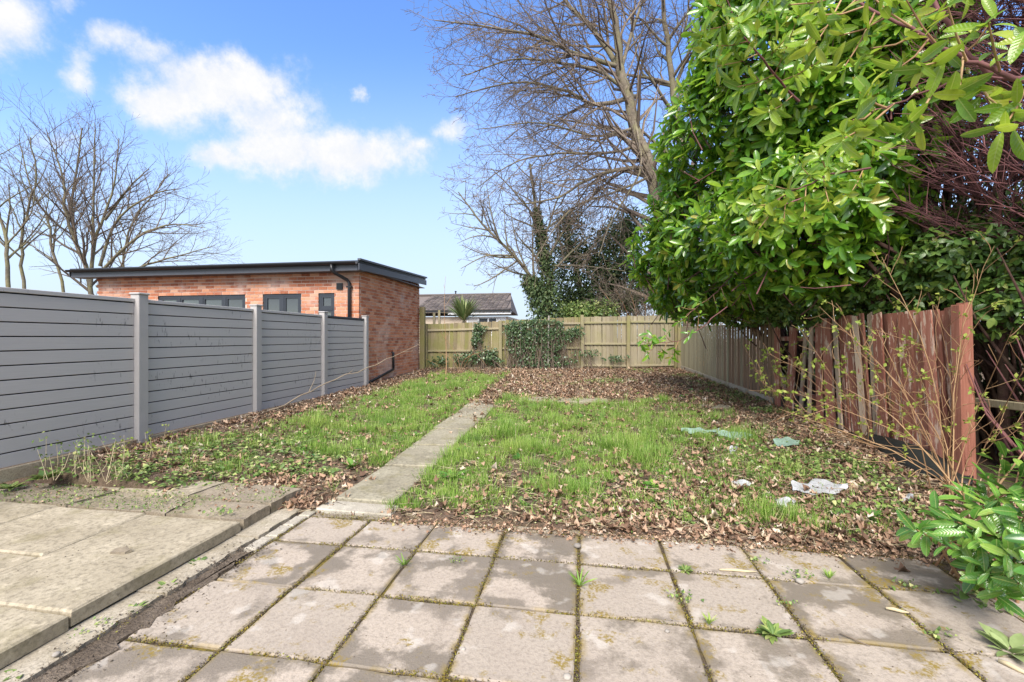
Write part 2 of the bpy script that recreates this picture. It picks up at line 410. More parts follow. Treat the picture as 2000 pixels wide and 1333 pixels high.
M_red = woodmat('red_stained_wood', (.30, .115, .08), (.46, .21, .155), None, 0, (.60, .44, .35), .55)
M_redpost = woodmat('red_stained_post', (.24, .095, .065), (.36, .155, .11), None, 0, (.36, .22, .16), .12)
M_bare = woodmat('bare_split_wood', (.50, .38, .28), (.64, .52, .41), None, 0, (.28, .11, .08), .3)
def barkmat(name, a, b2, lichen, am=.5, sc=6.):
    def f(t):
        n = t.noise(t.pos, sc, 5, .65); c = t.mix(t.ramp(n, .3, .7), a, b2)
        c = t.mix(t.ramp(t.noise(t.pos, sc*.4, 4, .6), .42, .62, 0, am), c, lichen); bump(t, n, .02, .8); return c
    return mat(name, f, .9, .15)
M_bark = barkmat('grey_brown_bark', (.13, .11, .085), (.25, .21, .16), (.25, .235, .13), .6)
M_bark2 = barkmat('pale_green_bark', (.11, .095, .07), (.21, .185, .14), (.25, .235, .11), .55)
M_twig = mat('twig', lambda t: t.mix(t.isl, (.11, .085, .07), (.24, .19, .145)), .85, .2)
M_purple = mat('purple_brown_twig', lambda t: t.mix(t.isl, (.07, .032, .036), (.24, .11, .11)), .85, .2)
M_darkbark = barkmat('dark_red_brown_bark', (.06, .035, .03), (.15, .085, .07), (.12, .10, .06), .4, 9.)
M_tan = mat('tan_stem', lambda t: t.mix(t.isl, (.24, .13, .07), (.46, .30, .16)), .7, .3)
M_straw = mat('dry_straw', lambda t: t.mix(t.isl, (.40, .33, .20), (.58, .50, .34)), .9, .1)
def leafmat(name, stops, rough=.35, spec=.5, trans=.25, tcol=None, vein=False):
    def f(t):
        c = t.cramp(t.rnd, stops); c = t.mix(t.ramp(t.noise(t.pos, 25., 3), .35, .7, 0, .25), c, tuple(q*.6 for q in stops[0][1]))
        if vein:
            sp = t.new('ShaderNodeSeparateXYZ'); t.l.new(t.obj, sp.inputs[0]); ay = t.math('ABSOLUTE', sp.outputs[1])
            c = t.mix(t.ramp(ay, .018, .006, 0, .55), c, (.45, .52, .16))
            wv = t.math('SINE', t.math('MULTIPLY', t.math('SUBTRACT', sp.outputs[0], t.math('MULTIPLY', ay, .9)), 62.))
            c = t.mix(t.ramp(wv, .75, 1., 0, .09), c, (.40, .50, .12))
            c = t.mix(t.ramp(t.noise(off(t), 3.5, 4, .6), .60, .72, 0, .5), c, (.36, .33, .07))
            bump(t, wv, .003, .15)
        if trans:
            tr = t.new('ShaderNodeBsdfTranslucent'); t.set(tr.inputs[0], t.mix(.5, c, tcol or stops[-1][1]))
            mx = t.new('ShaderNodeMixShader'); mx.inputs[0].default_value = trans
            t.l.new(t.b.outputs[0], mx.inputs[1]); t.l.new(tr.outputs[0], mx.inputs[2]); t.l.new(mx.outputs[0], t.o.inputs[0])
        return c
    return mat(name, f, rough, spec)
M_laurel = leafmat('laurel_leaf', [(0, (.05, .15, .025)), (.25, (.11, .27, .03)), (.55, (.19, .39, .035)), (.8, (.31, .50, .045)), (.95, (.42, .56, .06)), (1, (.50, .42, .08))], .22, .8, .4, (.34, .60, .05))
M_laurelnear = leafmat('bright_laurel_leaf', [(0, (.08, .20, .025)), (.4, (.17, .35, .03)), (.75, (.30, .47, .04)), (1, (.50, .55, .07))], .24, .6, .42, (.5, .62, .06), True)
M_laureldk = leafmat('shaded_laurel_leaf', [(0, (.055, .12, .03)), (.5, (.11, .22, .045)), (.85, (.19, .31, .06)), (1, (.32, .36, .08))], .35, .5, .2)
M_bush = leafmat('glossy_bush_leaf', [(0, (.05, .15, .025)), (.5, (.10, .27, .035)), (.85, (.19, .38, .06)), (1, (.3, .46, .08))], .2, .7, .25, (.2, .42, .04), True)
M_ivy = leafmat('ivy_leaf', [(0, (.03, .065, .025)), (.5, (.06, .115, .045)), (.85, (.11, .17, .07)), (1, (.2, .26, .13))], .35, .5, .1)
M_ivyg = leafmat('ground_ivy_leaf', [(0, (.08, .15, .04)), (.4, (.15, .24, .06)), (.75, (.25, .34, .09)), (.92, (.38, .44, .15)), (1, (.50, .50, .22))], .45, .4, .15)
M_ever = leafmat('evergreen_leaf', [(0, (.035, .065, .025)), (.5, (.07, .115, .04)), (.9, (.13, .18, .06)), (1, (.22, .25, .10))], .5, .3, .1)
M_lime = leafmat('lime_bud_leaf', [(0, (.22, .32, .05)), (.6, (.34, .44, .08)), (1, (.48, .52, .12))], .5, .3, .4)
def b_grass(t):
    c = t.cramp(t.rnd, [(0, (.13, .24, .04)), (.4, (.22, .38, .06)), (.75, (.33, .50, .10)), (.92, (.46, .56, .18)), (1, (.64, .58, .35))])
    n = t.noise(t.pos, 2.1, 4, .6); c = t.mix(t.ramp(n, .5, .7, 0, .6), c, (.17, .33, .08)); c = t.mix(t.ramp(t.noise(t.vadd(t.pos, (9, 2, 4)), 1.7, 4, .6), .5, .68, 0, .55), c, (.42, .52, .13))
    tr = t.new('ShaderNodeBsdfTranslucent'); t.set(tr.inputs[0], c); mx = t.new('ShaderNodeMixShader'); mx.inputs[0].default_value = .35
    t.l.new(t.b.outputs[0], mx.inputs[1]); t.l.new(tr.outputs[0], mx.inputs[2]); t.l.new(mx.outputs[0], t.o.inputs[0]); return c
M_grass = mat('grass_blade', b_grass, .5, .3)
M_litter = leafmat('dead_leaf', [(0, (.09, .055, .04)), (.25, (.20, .12, .08)), (.5, (.36, .225, .15)), (.75, (.48, .32, .215)), (.88, (.60, .44, .32)), (.95, (.66, .58, .48)), (1, (.42, .36, .16))], .75, .2, .1)
M_fox = leafmat('pale_rosette_leaf', [(0, (.20, .28, .10)), (1, (.34, .42, .18))], .6, .3, .2)
M_yucca = leafmat('cordyline_leaf', [(0, (.10, .17, .05)), (.6, (.20, .28, .10)), (1, (.45, .46, .22))], .5, .3, .15)
M_board = plain('black_flexible_board', (.02, .022, .02), .6, .3, .4)
def b_plastic(t):
    c = t.mix(t.noise(t.obj, 9., 4, .6), (.30, .31, .32), (.56, .57, .59)); bump(t, t.noise(t.obj, 22., 4, .6), .02, .9); return c
M_plastic = mat('white_plastic', b_plastic, .3, .5)
M_net = plain('green_mesh', (.26, .38, .31), .6, .3, .5)
M_stone = mat('stone', lambda t: t.mix(t.rnd, (.22, .20, .18), (.50, .46, .41)), .9, .2)

# ------------------------------------------------------------------ leaf templates
def leaf_t(w=.36, fold=.10, droop=.18, st=(.0, .22, .5, .78, 1.), prof=(0, .8, 1., .68, 0)):
    v = [(0, 0, 0)]; f = []
    for s, p in zip(st[1:-1], prof[1:-1]):
        z = -droop*s*s
        v += [(s, -w/2*p, z+fold*p*.5), (s, 0, z), (s, w/2*p, z+fold*p*.5)]
    v.append((1, 0, -droop)); n = len(st)-2
    f += [(0, 1, 2), (0, 2, 3)]
    for k in range(n-1):
        a = 1+3*k; b = a+3
        f += [(a, b, b+1), (a, b+1, a+1), (a+1, b+1, b+2), (a+1, b+2, a+2)]
    a = 1+3*(n-1); e = len(v)-1
    f += [(a, e, a+1), (a+1, e, a+2)]
    return np.array(v, float), np.array(f)
LAUREL = leaf_t(.34)
_st, _pf = (0, .12, .32, .55, .76, .92, 1.), (0, .5, .86, 1., .88, .5, 0)
LAURELS = [leaf_t(.33, .12, .2, _st, _pf), leaf_t(.36, .18, .12, _st, _pf), leaf_t(.29, .08, .36, _st, _pf), leaf_t(.34, .14, -.06, _st, _pf)]
SMALL = leaf_t(.6, .12, .1, (0, .5, 1.), (0, 1, 0))
def lobed(nl=5, amp=.45, fold=.12, el=1.3):
    v = [(0.45, 0, 0)]; n = nl*2+2
    for i in range(n):
        a = 2*math.pi*i/n+math.pi; r = .5*(1 if i % 2 == 0 else 1-amp)
        x = .45+r*math.cos(a)*el*.8; y = r*math.sin(a)*.85; v.append((x, y, fold*(abs(y)*2)**1.3*(1.3 if i % 3 else .6)-.1*(x-.45)**2))
    f = [(0, 1+i, 1+(i+1) % n) for i in range(n)]
    return np.array(v, float), np.array(f)
OAK = [lobed(4, .38, .3), lobed(3, .3, -.25, 1.2), lobed(4, .3, .5, 1.4)]
IVYL = lobed(2, .35, .12, 1.1)
GRASS = (np.array([(0, -.5, 0), (0, .5, 0), (.5, -.38, .0), (.5, .38, .0), (1, 0, -.22)], float), np.array([(0, 2, 1), (1, 2, 3), (2, 4, 3)]))

def rand_dirs(n, up=0., g=None):
    d = (g or rng).normal(size=(n, 3)); d[:, 2] += up; return d/np.linalg.norm(d, axis=1, keepdims=True)
def nrm(a): return a/np.maximum(np.linalg.norm(a, axis=-1, keepdims=True), 1e-9)
_leafm = {}
def leaf_objects(root, name, pos, X, Z, S, templ, m, limit=300):
    """the leaves that show largest as objects, the others joined"""
    pxs, pys, zc = projn(pos); size = S/zc
    inview = (pxs > -20) & (pxs < 2020) & (pys > -20) & (pys < 1350)
    order = np.argsort(-(size*inview)); big = order[:limit]; rest = order[limit:]
    Xn = nrm(X); Y = nrm(np.cross(Z, Xn)); Zn = np.cross(Xn, Y)
    base = Vector(root.location)
    for k, i in enumerate(big):
        ti = int(i) % len(templ); key = (id(templ[ti][0]), m.name)
        if key not in _leafm: _leafm[key] = mesh_np(name, templ[ti][0], templ[ti][1], m, True)
        o = bpy.data.objects.new(name, _leafm[key]); COL.objects.link(o); o.parent = root
        M = Matrix(((Xn[i, 0], Y[i, 0], Zn[i, 0]), (Xn[i, 1], Y[i, 1], Zn[i, 1]), (Xn[i, 2], Y[i, 2], Zn[i, 2])))
        o.rotation_euler = M.to_euler(); o.location = Vector(pos[i])-base; s = float(S[i]); o.scale = (s, s, s)
    if len(rest):
        parts = []
        for ti in range(len(templ)):
            q = rest[ti::len(templ)]
            if len(q): parts.append(inst(templ[ti][0], templ[ti][1], pos[q], X[q], Z[q], S[q]))
        V, T = cat(parts); o = npobj('foliage', V, T, m, root, True); o['kind'] = 'stuff'
# ================================================================== ground
gx = np.concatenate([np.linspace(-300, -20, 8), np.linspace(-16, -6.3, 14), np.arange(-6.2, 5.6, .1), np.linspace(6, 16, 14), np.linspace(20, 300, 8)])
gy = np.concatenate([np.linspace(-40, 0, 8), np.arange(.5, 3.7, .2), np.arange(3.7, 4.0, .05), np.arange(4.0, 17.5, .1), np.linspace(18, 60, 16), np.linspace(80, 600, 8)])
GX, GY = np.meshgrid(gx, gy, indexing='ij')
GZ = zg(GX, np.minimum(GY, 18)); GZ = np.where(GY > 17.5, GZ*.5+.2, GZ)
nx, ny = len(gx), len(gy)
idx = np.arange(nx*ny).reshape(nx, ny)
Q = np.stack([idx[:-1, :-1], idx[1:, :-1], idx[1:, 1:], idx[:-1, 1:]], -1).reshape(-1, 4)
g = npobj('ground', np.stack([GX, GY, GZ], -1).reshape(-1, 3), Q, M_ground, None, True); props(g, 'brown garden soil under grass and leaf litter', kind='structure')

# ------------------------------------------------------------------ patio of square flags
def slabmesh(dx, dy, t, m, ch=.008, seed=0):
    rr = random.Random(seed); b = MB(); hx, hy = dx/2, dy/2
    n = 5; ring = []
    for (ax, ay, bx, by) in ((-hx, -hy, hx, -hy), (hx, -hy, hx, hy), (hx, hy, -hx, hy), (-hx, hy, -hx, -hy)):
        for k in range(n):
            q = k/n; ring.append((ax+(bx-ax)*q+rr.uniform(-.003, .003), ay+(by-ay)*q+rr.uniform(-.003, .003)))
    N = len(ring); zs = [(1., -t), (1., -ch)]
    vs = [(x, y, -t) for x, y in ring]+[(x, y, -ch) for x, y in ring]
    vs += [(x*(1-ch/hx*rr.uniform(.6, 1.6)), y*(1-ch/hy*rr.uniform(.6, 1.6)), 0) for x, y in ring]
    fs = [(i, (i+1) % N, N+(i+1) % N, N+i) for i in range(N)]+[(N+i, N+(i+1) % N, 2*N+(i+1) % N, 2*N+i) for i in range(N)]+[tuple(range(2*N, 3*N))]
    return b.add(vs, fs).mesh('slab', m)
patio = props(MB().box(-2.44, 3.06, .2, 3.70, -.05, -.016).obj('patio', M_joint), 'patio of square damp concrete slabs with mossy joints', kind='structure')
cols = [-2.42, -1.84, -1.25, -.64, -.03, .59, 1.19, 1.85, 2.45, 3.03]
rows = [3.66, 3.19, 2.60, 2.02, 1.43, .84, .25]
sm = {}
for i in range(len(cols)-1):
    for j in range(len(rows)-1):
        x0, x1 = cols[i], cols[i+1]; y1, y0 = rows[j], rows[j+1]
        if j == 0 and i > 7: continue
        gap = random.uniform(.014, .024)
        k = (round(x1-x0, 2), round(y1-y0, 2), (i+j) % 2)
        if k not in sm: sm[k] = slabmesh(x1-x0-.018, y1-y0-.018, .05, M_slab, seed=i*7+j)
        o = link('slab', sm[k], patio, ((x0+x1)/2+random.uniform(-.006, .006), (y0+y1)/2+random.uniform(-.006, .006), random.uniform(-.003, .004)),
                 (random.uniform(-.006, .006), random.uniform(-.006, .006), random.uniform(-.008, .008)))
# kerb strip along the lawn and pale blocks down the left side
kerb = props(MB().box(-2.45, 1.6, 3.665, 3.74, -.06, -.02).obj('kerb_strip', M_mort), 'low mossy kerb between patio and lawn', kind='structure')
for k in range(9):
    x = -2.2+k*.43
    link('kerb_block', slabmesh(.41, .075, .05, M_broken, .008, k), kerb, (x, 3.705, .002+random.uniform(-.006, .004)), (0, 0, random.uniform(-.02, .02)))
def jag(a, b, n=7, amp=.02):
    return [(a[0]+(b[0]-a[0])*k/n+random.uniform(-amp, amp), a[1]+(b[1]-a[1])*k/n+random.uniform(-amp, amp)) for k in range(n)]
gut = props(MB().box(-2.80, -2.42, .2, 3.99, -.06, -.028).obj('gutter_strip', M_mud), 'muddy gutter between raised terrace and patio', kind='structure')
for k, (y0, y1) in enumerate(((.4, 1.5), (1.52, 2.4), (2.41, 3.2), (3.215, 3.9))):
    piece2_ = jag((-2.80, y0), (-2.585, y0), 3, .004)+jag((-2.585, y0), (-2.60, y1), 14, .014)+jag((-2.60, y1), (-2.80, y1), 3, .004)+jag((-2.80, y1), (-2.80, y0), 3, .0)
    n_ = len(piece2_); MB().add([(a, b, -.05) for a, b in piece2_]+[(a, b, -.010+.004*k+random.uniform(-.002, .002)) for a, b in piece2_], [(i, (i+1) % n_, n_+(i+1) % n_, n_+i) for i in range(n_)]+[tuple(range(n_, 2*n_))]).obj('mortar_strip', M_mort, gut)
mudp = jag((-2.60, .5), (-2.40, .5), 3, .01)+jag((-2.37, .5), (-2.40, 2.2), 26, .045)+jag((-2.40, 2.2), (-2.46, 3.0), 10, .025)+jag((-2.44, 3.0), (-2.60, .5), 20, .012)
n_ = len(mudp); MB().add([(a, b, -.03) for a, b in mudp]+[(a, b, .006) for a, b in mudp], [(i, (i+1) % n_, n_+(i+1) % n_, n_+i) for i in range(n_)]+[tuple(range(n_, 2*n_))]).obj('mud_film', M_mud, gut)
for k, (y, h) in enumerate(((3.12, .20), (3.34, .19), (3.545, .19), (3.73, .15))):
    link('edging_block', slabmesh(.105, h, .05, M_edge, .008, k+50), gut, (-2.50+.004*k, y, .004), (0, 0, random.uniform(-.03, .03)))
# ------------------------------------------------------------------ raised terrace on the left
ter = props(MB().box(-6.4, -2.82, .1, 4.12, -.06, .035).obj('terrace', M_broken), 'raised terrace of sandy concrete slabs beside the grey fence', kind='structure')
def tslab(x0, x1, y0, y1, z=.092, m=M_terr, t=.085, s=0):
    link('slab', slabmesh(x1-x0-.012, y1-y0-.012, t, m, .01, s), ter, ((x0+x1)/2, (y0+y1)/2, z), (random.uniform(-.004, .004), random.uniform(-.004, .004), 0))
tslab(-3.71, -2.78, 2.03, 3.27, s=1); tslab(-3.71, -2.775, .80, 2.03, .086, s=2); tslab(-3.71, -2.78, .1, .8, s=8)
tslab(-4.66, -3.71, 2.53, 3.29, .094, s=3); tslab(-4.66, -3.71, 1.3, 2.53, .088, s=4); tslab(-4.66, -3.71, .1, 1.3, s=5)
tslab(-5.62, -4.66, 2.1, 3.31, .094, s=6); tslab(-5.62, -4.66, .9, 2.1, .09, s=7)
# the broken strip behind them: irregular pieces
def poly_piece(pts, z0, z1, m, parent, name='broken_slab'):
    n = len(pts); vs = [(x, y, z0) for x, y in pts]+[(x, y, z1+random.uniform(-.004, .004)) for x, y in pts]
    fs = [(i, (i+1) % n, n+(i+1) % n, n+i) for i in range(n)]+[tuple(range(n, 2*n))]
    return MB().add(vs, fs).obj(name, m, parent)
def piece(c, m=M_broken, z=.09, parent=ter, z0=.03):
    pts = []
    for k in range(len(c)): pts += jag(c[k], c[(k+1) % len(c)], 6, .008)
    poly_piece(pts, z0, z, m, parent)
piece([(-3.55, 3.32), (-2.80, 3.30), (-2.80, 3.62), (-3.6, 3.66)], M_broken, .088, z0=-.05)
piece([(-3.7, 3.70), (-2.80, 3.65), (-2.79, 4.06), (-3.66, 4.10)], M_broken, .096, z0=-.05)
piece([(-4.6, 3.34), (-3.58, 3.33), (-3.63, 3.66), (-4.5, 3.72)], M_broken, .082)
piece([(-4.9, 3.76), (-3.73, 3.70), (-3.69, 4.10), (-4.8, 4.10)], M_terr, .10)
piece([(-5.7, 3.37), (-4.63, 3.34), (-4.53, 3.73), (-5.6, 3.78)], M_broken, .095)
piece([(-5.75, 3.80), (-4.94, 3.77), (-4.84, 4.10), (-5.7, 4.12)], M_broken, .11)
bk = MB().add([(0, 0, 0), (.11, .01, 0), (.13, .05, .004), (.06, .07, .012), (-.01, .045, .006), (0, 0, .012), (.11, .012, .015), (.12, .045, .02), (.06, .062, .028), (0, .04, .018)],
              [(0, 1, 6, 5), (1, 2, 7, 6), (2, 3, 8, 7), (3, 4, 9, 8), (4, 0, 5, 9), (5, 6, 7, 8, 9)])
o = bk.obj('bark_chip', M_bark); o.location = at_z(215, 1082, .093); props(o, 'dark flat bark chip lying on the raised terrace slab', 'bark chip')

# ------------------------------------------------------------------ path
path = thing('path', 'narrow path of worn concrete slabs from the patio across the lawn', None, (-2.08, 4, 0)); path['kind'] = 'structure'
y = 3.76
piece2 = []
for k, (L, wd, xo) in enumerate(((.24, .74, .0), (1.04, .60, 0), (.92, .60, .01), (.92, .60, .0), (.92, .6, -.01), (.92, .6, .01), (.92, .6, 0.))):
    z = float(.015+.04*(y+L/2-3.75))+(.006 if k else .0)
    link('paving_slab', slabmesh(wd, L-.03, .05, M_edge if k == 0 else M_path, .01, k+80), path, (-2.08+xo, y+L/2, z), (.03+random.uniform(-.008, .012), random.uniform(-.02, .02), random.uniform(-.035, .035) if k else 0))
    y += L
for k, x in enumerate((-1.05, -.43, .2)):
    link('paving_slab', slabmesh(.6, .42, .05, M_path, .01, k+90), path, (x, 9.55, zgf(x, 9.55)+.035), (.04, 0, .02))
link('paving_slab', slabmesh(.5, .35, .05, M_path, .01, 95), path, (2.55, 9.3, zgf(2.55, 9.3)+.035), (.04, 0, .1))

# ================================================================== grey slatted fence
FX = -5.68
gf = thing('slatted_fence', 'smooth grey composite fence with black gaps between its boards, along the left side', 'fence', (FX, 8, .25))
posts = [1.85-2.03, 1.83, 3.83, 5.85, 7.86, 9.86, 11.62]
gy_post = [-.2, 1.8, 3.79-2.0+2.0, 4.87, 6.93, 8.97, 11.24]
# post positions measured along the fence
py_ = []
for px_ in (270, 498, 630, 712): py_.append(at_x(px_, 660, FX).y)
step = 2.03
ys = [py_[0]-2*step, py_[0]-step]+py_
def ftop(y): return 2.10+.0*(y)
ZB = .285
for y in ys:
    link('post', boxmesh(.13, .13, 1.95, M_greypost, .006), gf, (FX+.02, y, .2))
    link('post_cap', boxmesh(.155, .155, .028, M_greypost, .008), gf, (FX+.02, y, 2.15))
for k in range(len(ys)-1):
    y0, y1 = ys[k]+.066, ys[k+1]-.066; L = y1-y0; ym = (y0+y1)/2
    last = k == len(ys)-2
    link('gravel_board', boxmesh(.05, L, .13, M_gravel, .004), gf, (FX+.03, ym, ZB-.11))
    link('backing_panel', boxmesh(.012, L, 1.76, M_gap), gf, (FX-.022, ym, ZB+.03))
    link('top_rail', boxmesh(.055, L, .045, M_grey if not last else M_anth, .004), gf, (FX, ym, 2.055))
    n = 12; h = (2.05-ZB-.025)/n
    for j in range(n):
        link('slat', boxmesh(.028, L, h-.013, M_grey, .003), gf, (FX, ym, ZB+.028+j*h))

# ================================================================== brick outbuilding
BYF, BYB, BXL, BXR, BZ0 = 10.82, 15.15, -13.9, -5.78, -.1
br = thing('brick_outbuilding', 'single storey red brick outbuilding with flat dark roof behind the grey fence', 'outbuilding', (-9.8, 13, 0))
wins = [(-11.86, -9.10, -.05, 2.777), (-8.57, -7.43, 1.55, 2.777), (-6.93, -6.47, 1.75, 2.777)]
WT = 3.42
b = MB(); xs = BXL+.02
for (x0, x1, z0, z1) in wins:
    b.box(xs, x0, BYF+.01, BYF+.2, BZ0, WT)
    b.box(x0, x1, BYF+.01, BYF+.2, z1, WT)
    if z0 > BZ0: b.box(x0, x1, BYF+.01, BYF+.2, BZ0, z0)
    xs = x1
b.box(xs, BXR-.01, BYF+.01, BYF+.2, BZ0, WT); b.obj('wall', M_mortar, br)
MB().box(BXR-.2, BXR-.012, BYF+.2, BYB-.01, BZ0, WT+.1).obj('wall', M_mortar, br)
MB().box(BXL+.02, BXL+.2, BYF+.2, BYB, BZ0, WT+.1).box(BXL+.2, BXR-.2, BYB-.2, BYB-.012, BZ0, WT+.1).obj('wall', M_mortar, br)
MB().box(BXL+.2, BXR-.2, BYF+.2, BYB-.2, .0, .05).obj('floor', M_mort, br)
CH, PL = .090, .252
cand = []
ncourse = int((WT-BZ0)/CH)
for c in range(ncourse+2):
    z = BZ0+c*CH
    x = BXR-(PL/2 if c % 2 else PL)
    while x > BXL-.1:
        x0, x1 = max(x, BXL), x+PL-.016
        if x1 > BXR-.02: x1 = BXR-.001
        skip = False
        for (a0, a1, z0, z1) in wins:
            if z+CH > z0+.01 and z < z1-.01 and x1 > a0 and x0 < a1:
                if x0 < a0-.03: x1 = a0
                elif x1 > a1+.03: x0 = a1
                else: skip = True
        if not skip and x1-x0 > .03 and z+CH < WT+.02: cand.append((0, (x0+x1)/2, BYF+.045, z, x1-x0))
        x -= PL
    y = BYF+(0 if c % 2 else PL/2)
    y0s = BYF if c % 2 else BYF
    yy = y0s+(0 if c % 2 else -PL/2)
    while yy < BYB:
        a0, a1 = max(yy, BYF+.10), min(yy+PL-.016, BYB)
        if a1-a0 > .03 and z+CH < WT+.12: cand.append((1, BXR-.045, (a0+a1)/2, z, a1-a0))
        yy += PL
BM = {}
def brickmesh(side, L):
    k = (side, round(L, 2))
    if k not in BM: BM[k] = (MB().box(-L/2, L/2, -.045, .04, 0, .073) if side == 0 else MB().box(-.04, .045, -L/2, L/2, 0, .073)).mesh('brick', M_brick, bevel=.0)
    return BM[k]
score = []
for q in cand:
    px, py, zc = proj((q[1], q[2], q[3]+.04))
    vis = 0
    if -10 < px < 2000:
        if q[0] == 0 and px < 705:
            ft = proj((FX, 0, 0))
            r = ray(px, 660); yfence = FX/r.x*r.y; dfen = FX/r.x
            vis = py < 660-870*(2.1-CAMZ)/dfen+6 if dfen > 0 and yfence < py_[3] else True
        elif q[0] == 1: vis = px > 690 and py < 700
    score.append((0 if vis else 1, zc, random.random()))
order = sorted(range(len(cand)), key=lambda i: (score[i][0], score[i][2] if score[i][0] == 0 else 9))
order = sorted(range(len(cand)), key=lambda i: (score[i][0], cand[i][0], score[i][1]))
ind, rest = order[:300], order[300:]
for i in ind:
    s, x, y, z, L = cand[i]; link('brick', brickmesh(s, L), br, (x+(random.uniform(-.002, .002) if s else 0), y+(0 if s else random.uniform(-.002, .002)), z), None)
b = MB()
for i in rest:
    s, x, y, z, L = cand[i]
    if s == 0: b.box(x-L/2, x+L/2, y-.045, y+.04, z, z+.073)
    else: b.box(x-.04, x+.045, y-L/2, y+L/2, z, z+.073)
o = b.obj('brickwork', M_brick, br); o['kind'] = 'stuff'
# roof: low mono pitch rising to the back, fascia boards, gutter
def slope(y): return 3.50+(y-10.45)*.036
RX0, RX1, RY0, RY1 = -14.35, -5.60, 10.45, 15.3
v = []
for (x, y) in ((RX0, RY0), (RX1, RY0), (RX1, RY1), (RX0, RY1)): v.append((x, y, slope(y)+.0))
for (x, y) in ((RX0, RY0), (RX1, RY0), (RX1, RY1), (RX0, RY1)): v.append((x, y, slope(y)+.05))
roof = MB().add(v, [(0, 3, 2, 1), (4, 5, 6, 7), (0, 1, 5, 4), (1, 2, 6, 5), (2, 3, 7, 6), (3, 0, 4, 7)]).obj('roof', M_anth, br)
MB().box(RX0+.02, RX1-.03, RY0+.02, RY0+.045, 3.30, 3.499).obj('front_fascia', M_fascia, br)
sl = .036
def sidef(name, x0, x1, zt, zb, m):
    vs = [(x0, RY0, slope(RY0)+zb), (x1, RY0, slope(RY0)+zb), (x1, RY1, slope(RY1)+zb), (x0, RY1, slope(RY1)+zb)]+[(x0, RY0, slope(RY0)+zt), (x1, RY0, slope(RY0)+zt), (x1, RY1, slope(RY1)+zt), (x0, RY1, slope(RY1)+zt)]
    MB().add(vs, [(0, 3, 2, 1), (4, 5, 6, 7), (0, 1, 5, 4), (1, 2, 6, 5), (2, 3, 7, 6), (3, 0, 4, 7)]).obj(name, m, br)
sidef('side_fascia', RX1+.002, RX1+.03, -.02, -.19, M_fascia); sidef('roof_edge_trim', RX1-.02, RX1+.06, .10, .052, M_fascia)
sidef('side_fascia', RX0-.03, RX0-.002, -.02, -.17, M_fascia)
MB().box(BXR-.02, RX1, RY0+.05, RY1-.1, 3.36, 3.38).obj('soffit', M_fascia, br)
MB().box(RX0, RX1, RY0+.05, BYF, 3.302, 3.32).obj('soffit', M_fascia, br)
gt = MB(); n = 8
prof = [(RY0-.0-.06+.06*math.cos(math.pi+math.pi*k/n), 3.50-.0+.06*math.sin(math.pi+math.pi*k/n)) for k in range(n+1)]
vs = [(RX0, p[0], p[1]) for p in prof]+[(RX1-.02, p[0], p[1]) for p in prof]
gt.add(vs, [(k, k+1, n+2+k, n+1+k) for k in range(n)]); o = gt.obj('gutter', M_black, br, True)
dx = at_y(683, 600, BYF-.04).x
MB().tube([(dx-.27, RY0-.06, 3.46), (dx-.27, RY0-.06, 3.30), (dx-.22, RY0, 3.24), (dx-.05, BYF-.08, 3.10), (dx, BYF-.06, 3.02), (dx, BYF-.06, .1)], .045, 8).obj('downpipe', M_black, br, True)
for z in (2.9, 2.0): MB().box(dx-.07, dx+.07, BYF-.10, BYF-.001, z, z+.04).obj('pipe_bracket', M_black, br)
vx = at_y(664, 560, BYF).x
vt = MB().box(vx-.085, vx+.085, BYF-.03, BYF-.0, 2.86, 3.03).obj('wall_vent', M_black, br)
b = MB()
for k in range(4): b.box(vx-.07, vx+.07, BYF-.042, BYF-.031, 2.88+k*.038, 2.90+k*.038)
b.obj('louvre', M_black, vt)
def window(x0, x1, z0, z1, divs, name='window', transom=None, curtain=False):
    t = .065; y0, y1 = BYF+.03, BYF+.12
    b = MB().box(x0, x1, y0, y1, z1-t, z1).box(x0, x1, y0, y1, z0, z0+t).box(x0, x0+t, y0, y1, z0+t, z1-t).box(x1-t, x1, y0, y1, z0+t, z1-t)
    fr = b.obj(name, M_anth, br)
    xs = [x0+(x1-x0)*q for q in divs]; edges = [x0+t]+xs+[x1-t]
    for x in xs: MB().box(x-.045, x+.045, y0-.006, y1-.004, z0+t, z1-t).obj('mullion', M_anth, fr)
    for k in range(len(edges)-1):
        a = edges[k]+(.045 if k else 0); c = edges[k+1]-(.045 if k < len(edges)-2 else 0)
        zz = [(z0+t, z1-t)] if not transom else [(z0+t, transom-.03), (transom+.03, z1-t)]
        if transom: MB().box(a, c, y0-.008, y1-.01, transom-.03, transom+.03).obj('transom', M_anth, fr)
        for (q0, q1) in zz:
            s = .05
            MB().box(a, c, y0+.004, y0+.05, q1-s, q1).box(a, c, y0+.004, y0+.05, q0, q0+s).box(a, a+s, y0+.004, y0+.05, q0+s, q1-s).box(c-s, c, y0+.004, y0+.05, q0+s, q1-s).obj('sash', M_anth, fr)
            MB().box(a+s, c-s, y0+.03, y0+.036, q0+s, q1-s).obj('pane', M_glass, fr)
        if curtain: MB().box(a+.08, c-.15, y0+.2, y0+.21, z0+t, z1-.25).obj('curtain', M_curtain, fr)
    return fr
window(-11.86, -9.10, -.05, 2.777, (.24, .5, .76), 'folding_door')
window(*wins[1], (.5,)); window(*wins[2], (), transom=2.36)
# waste pipe low on the side wall
pa, pb, pc = at_x(720, 748, BXR+.04), at_x(768, 722, BXR+.04), at_x(768, 690, BXR+.04)
MB().tube([pa, pb, pb+Vector((0, .02, .05)), pc, pc+Vector((-.04, 0, .03))], .038, 8).obj('waste_pipe', M_black, br, True)

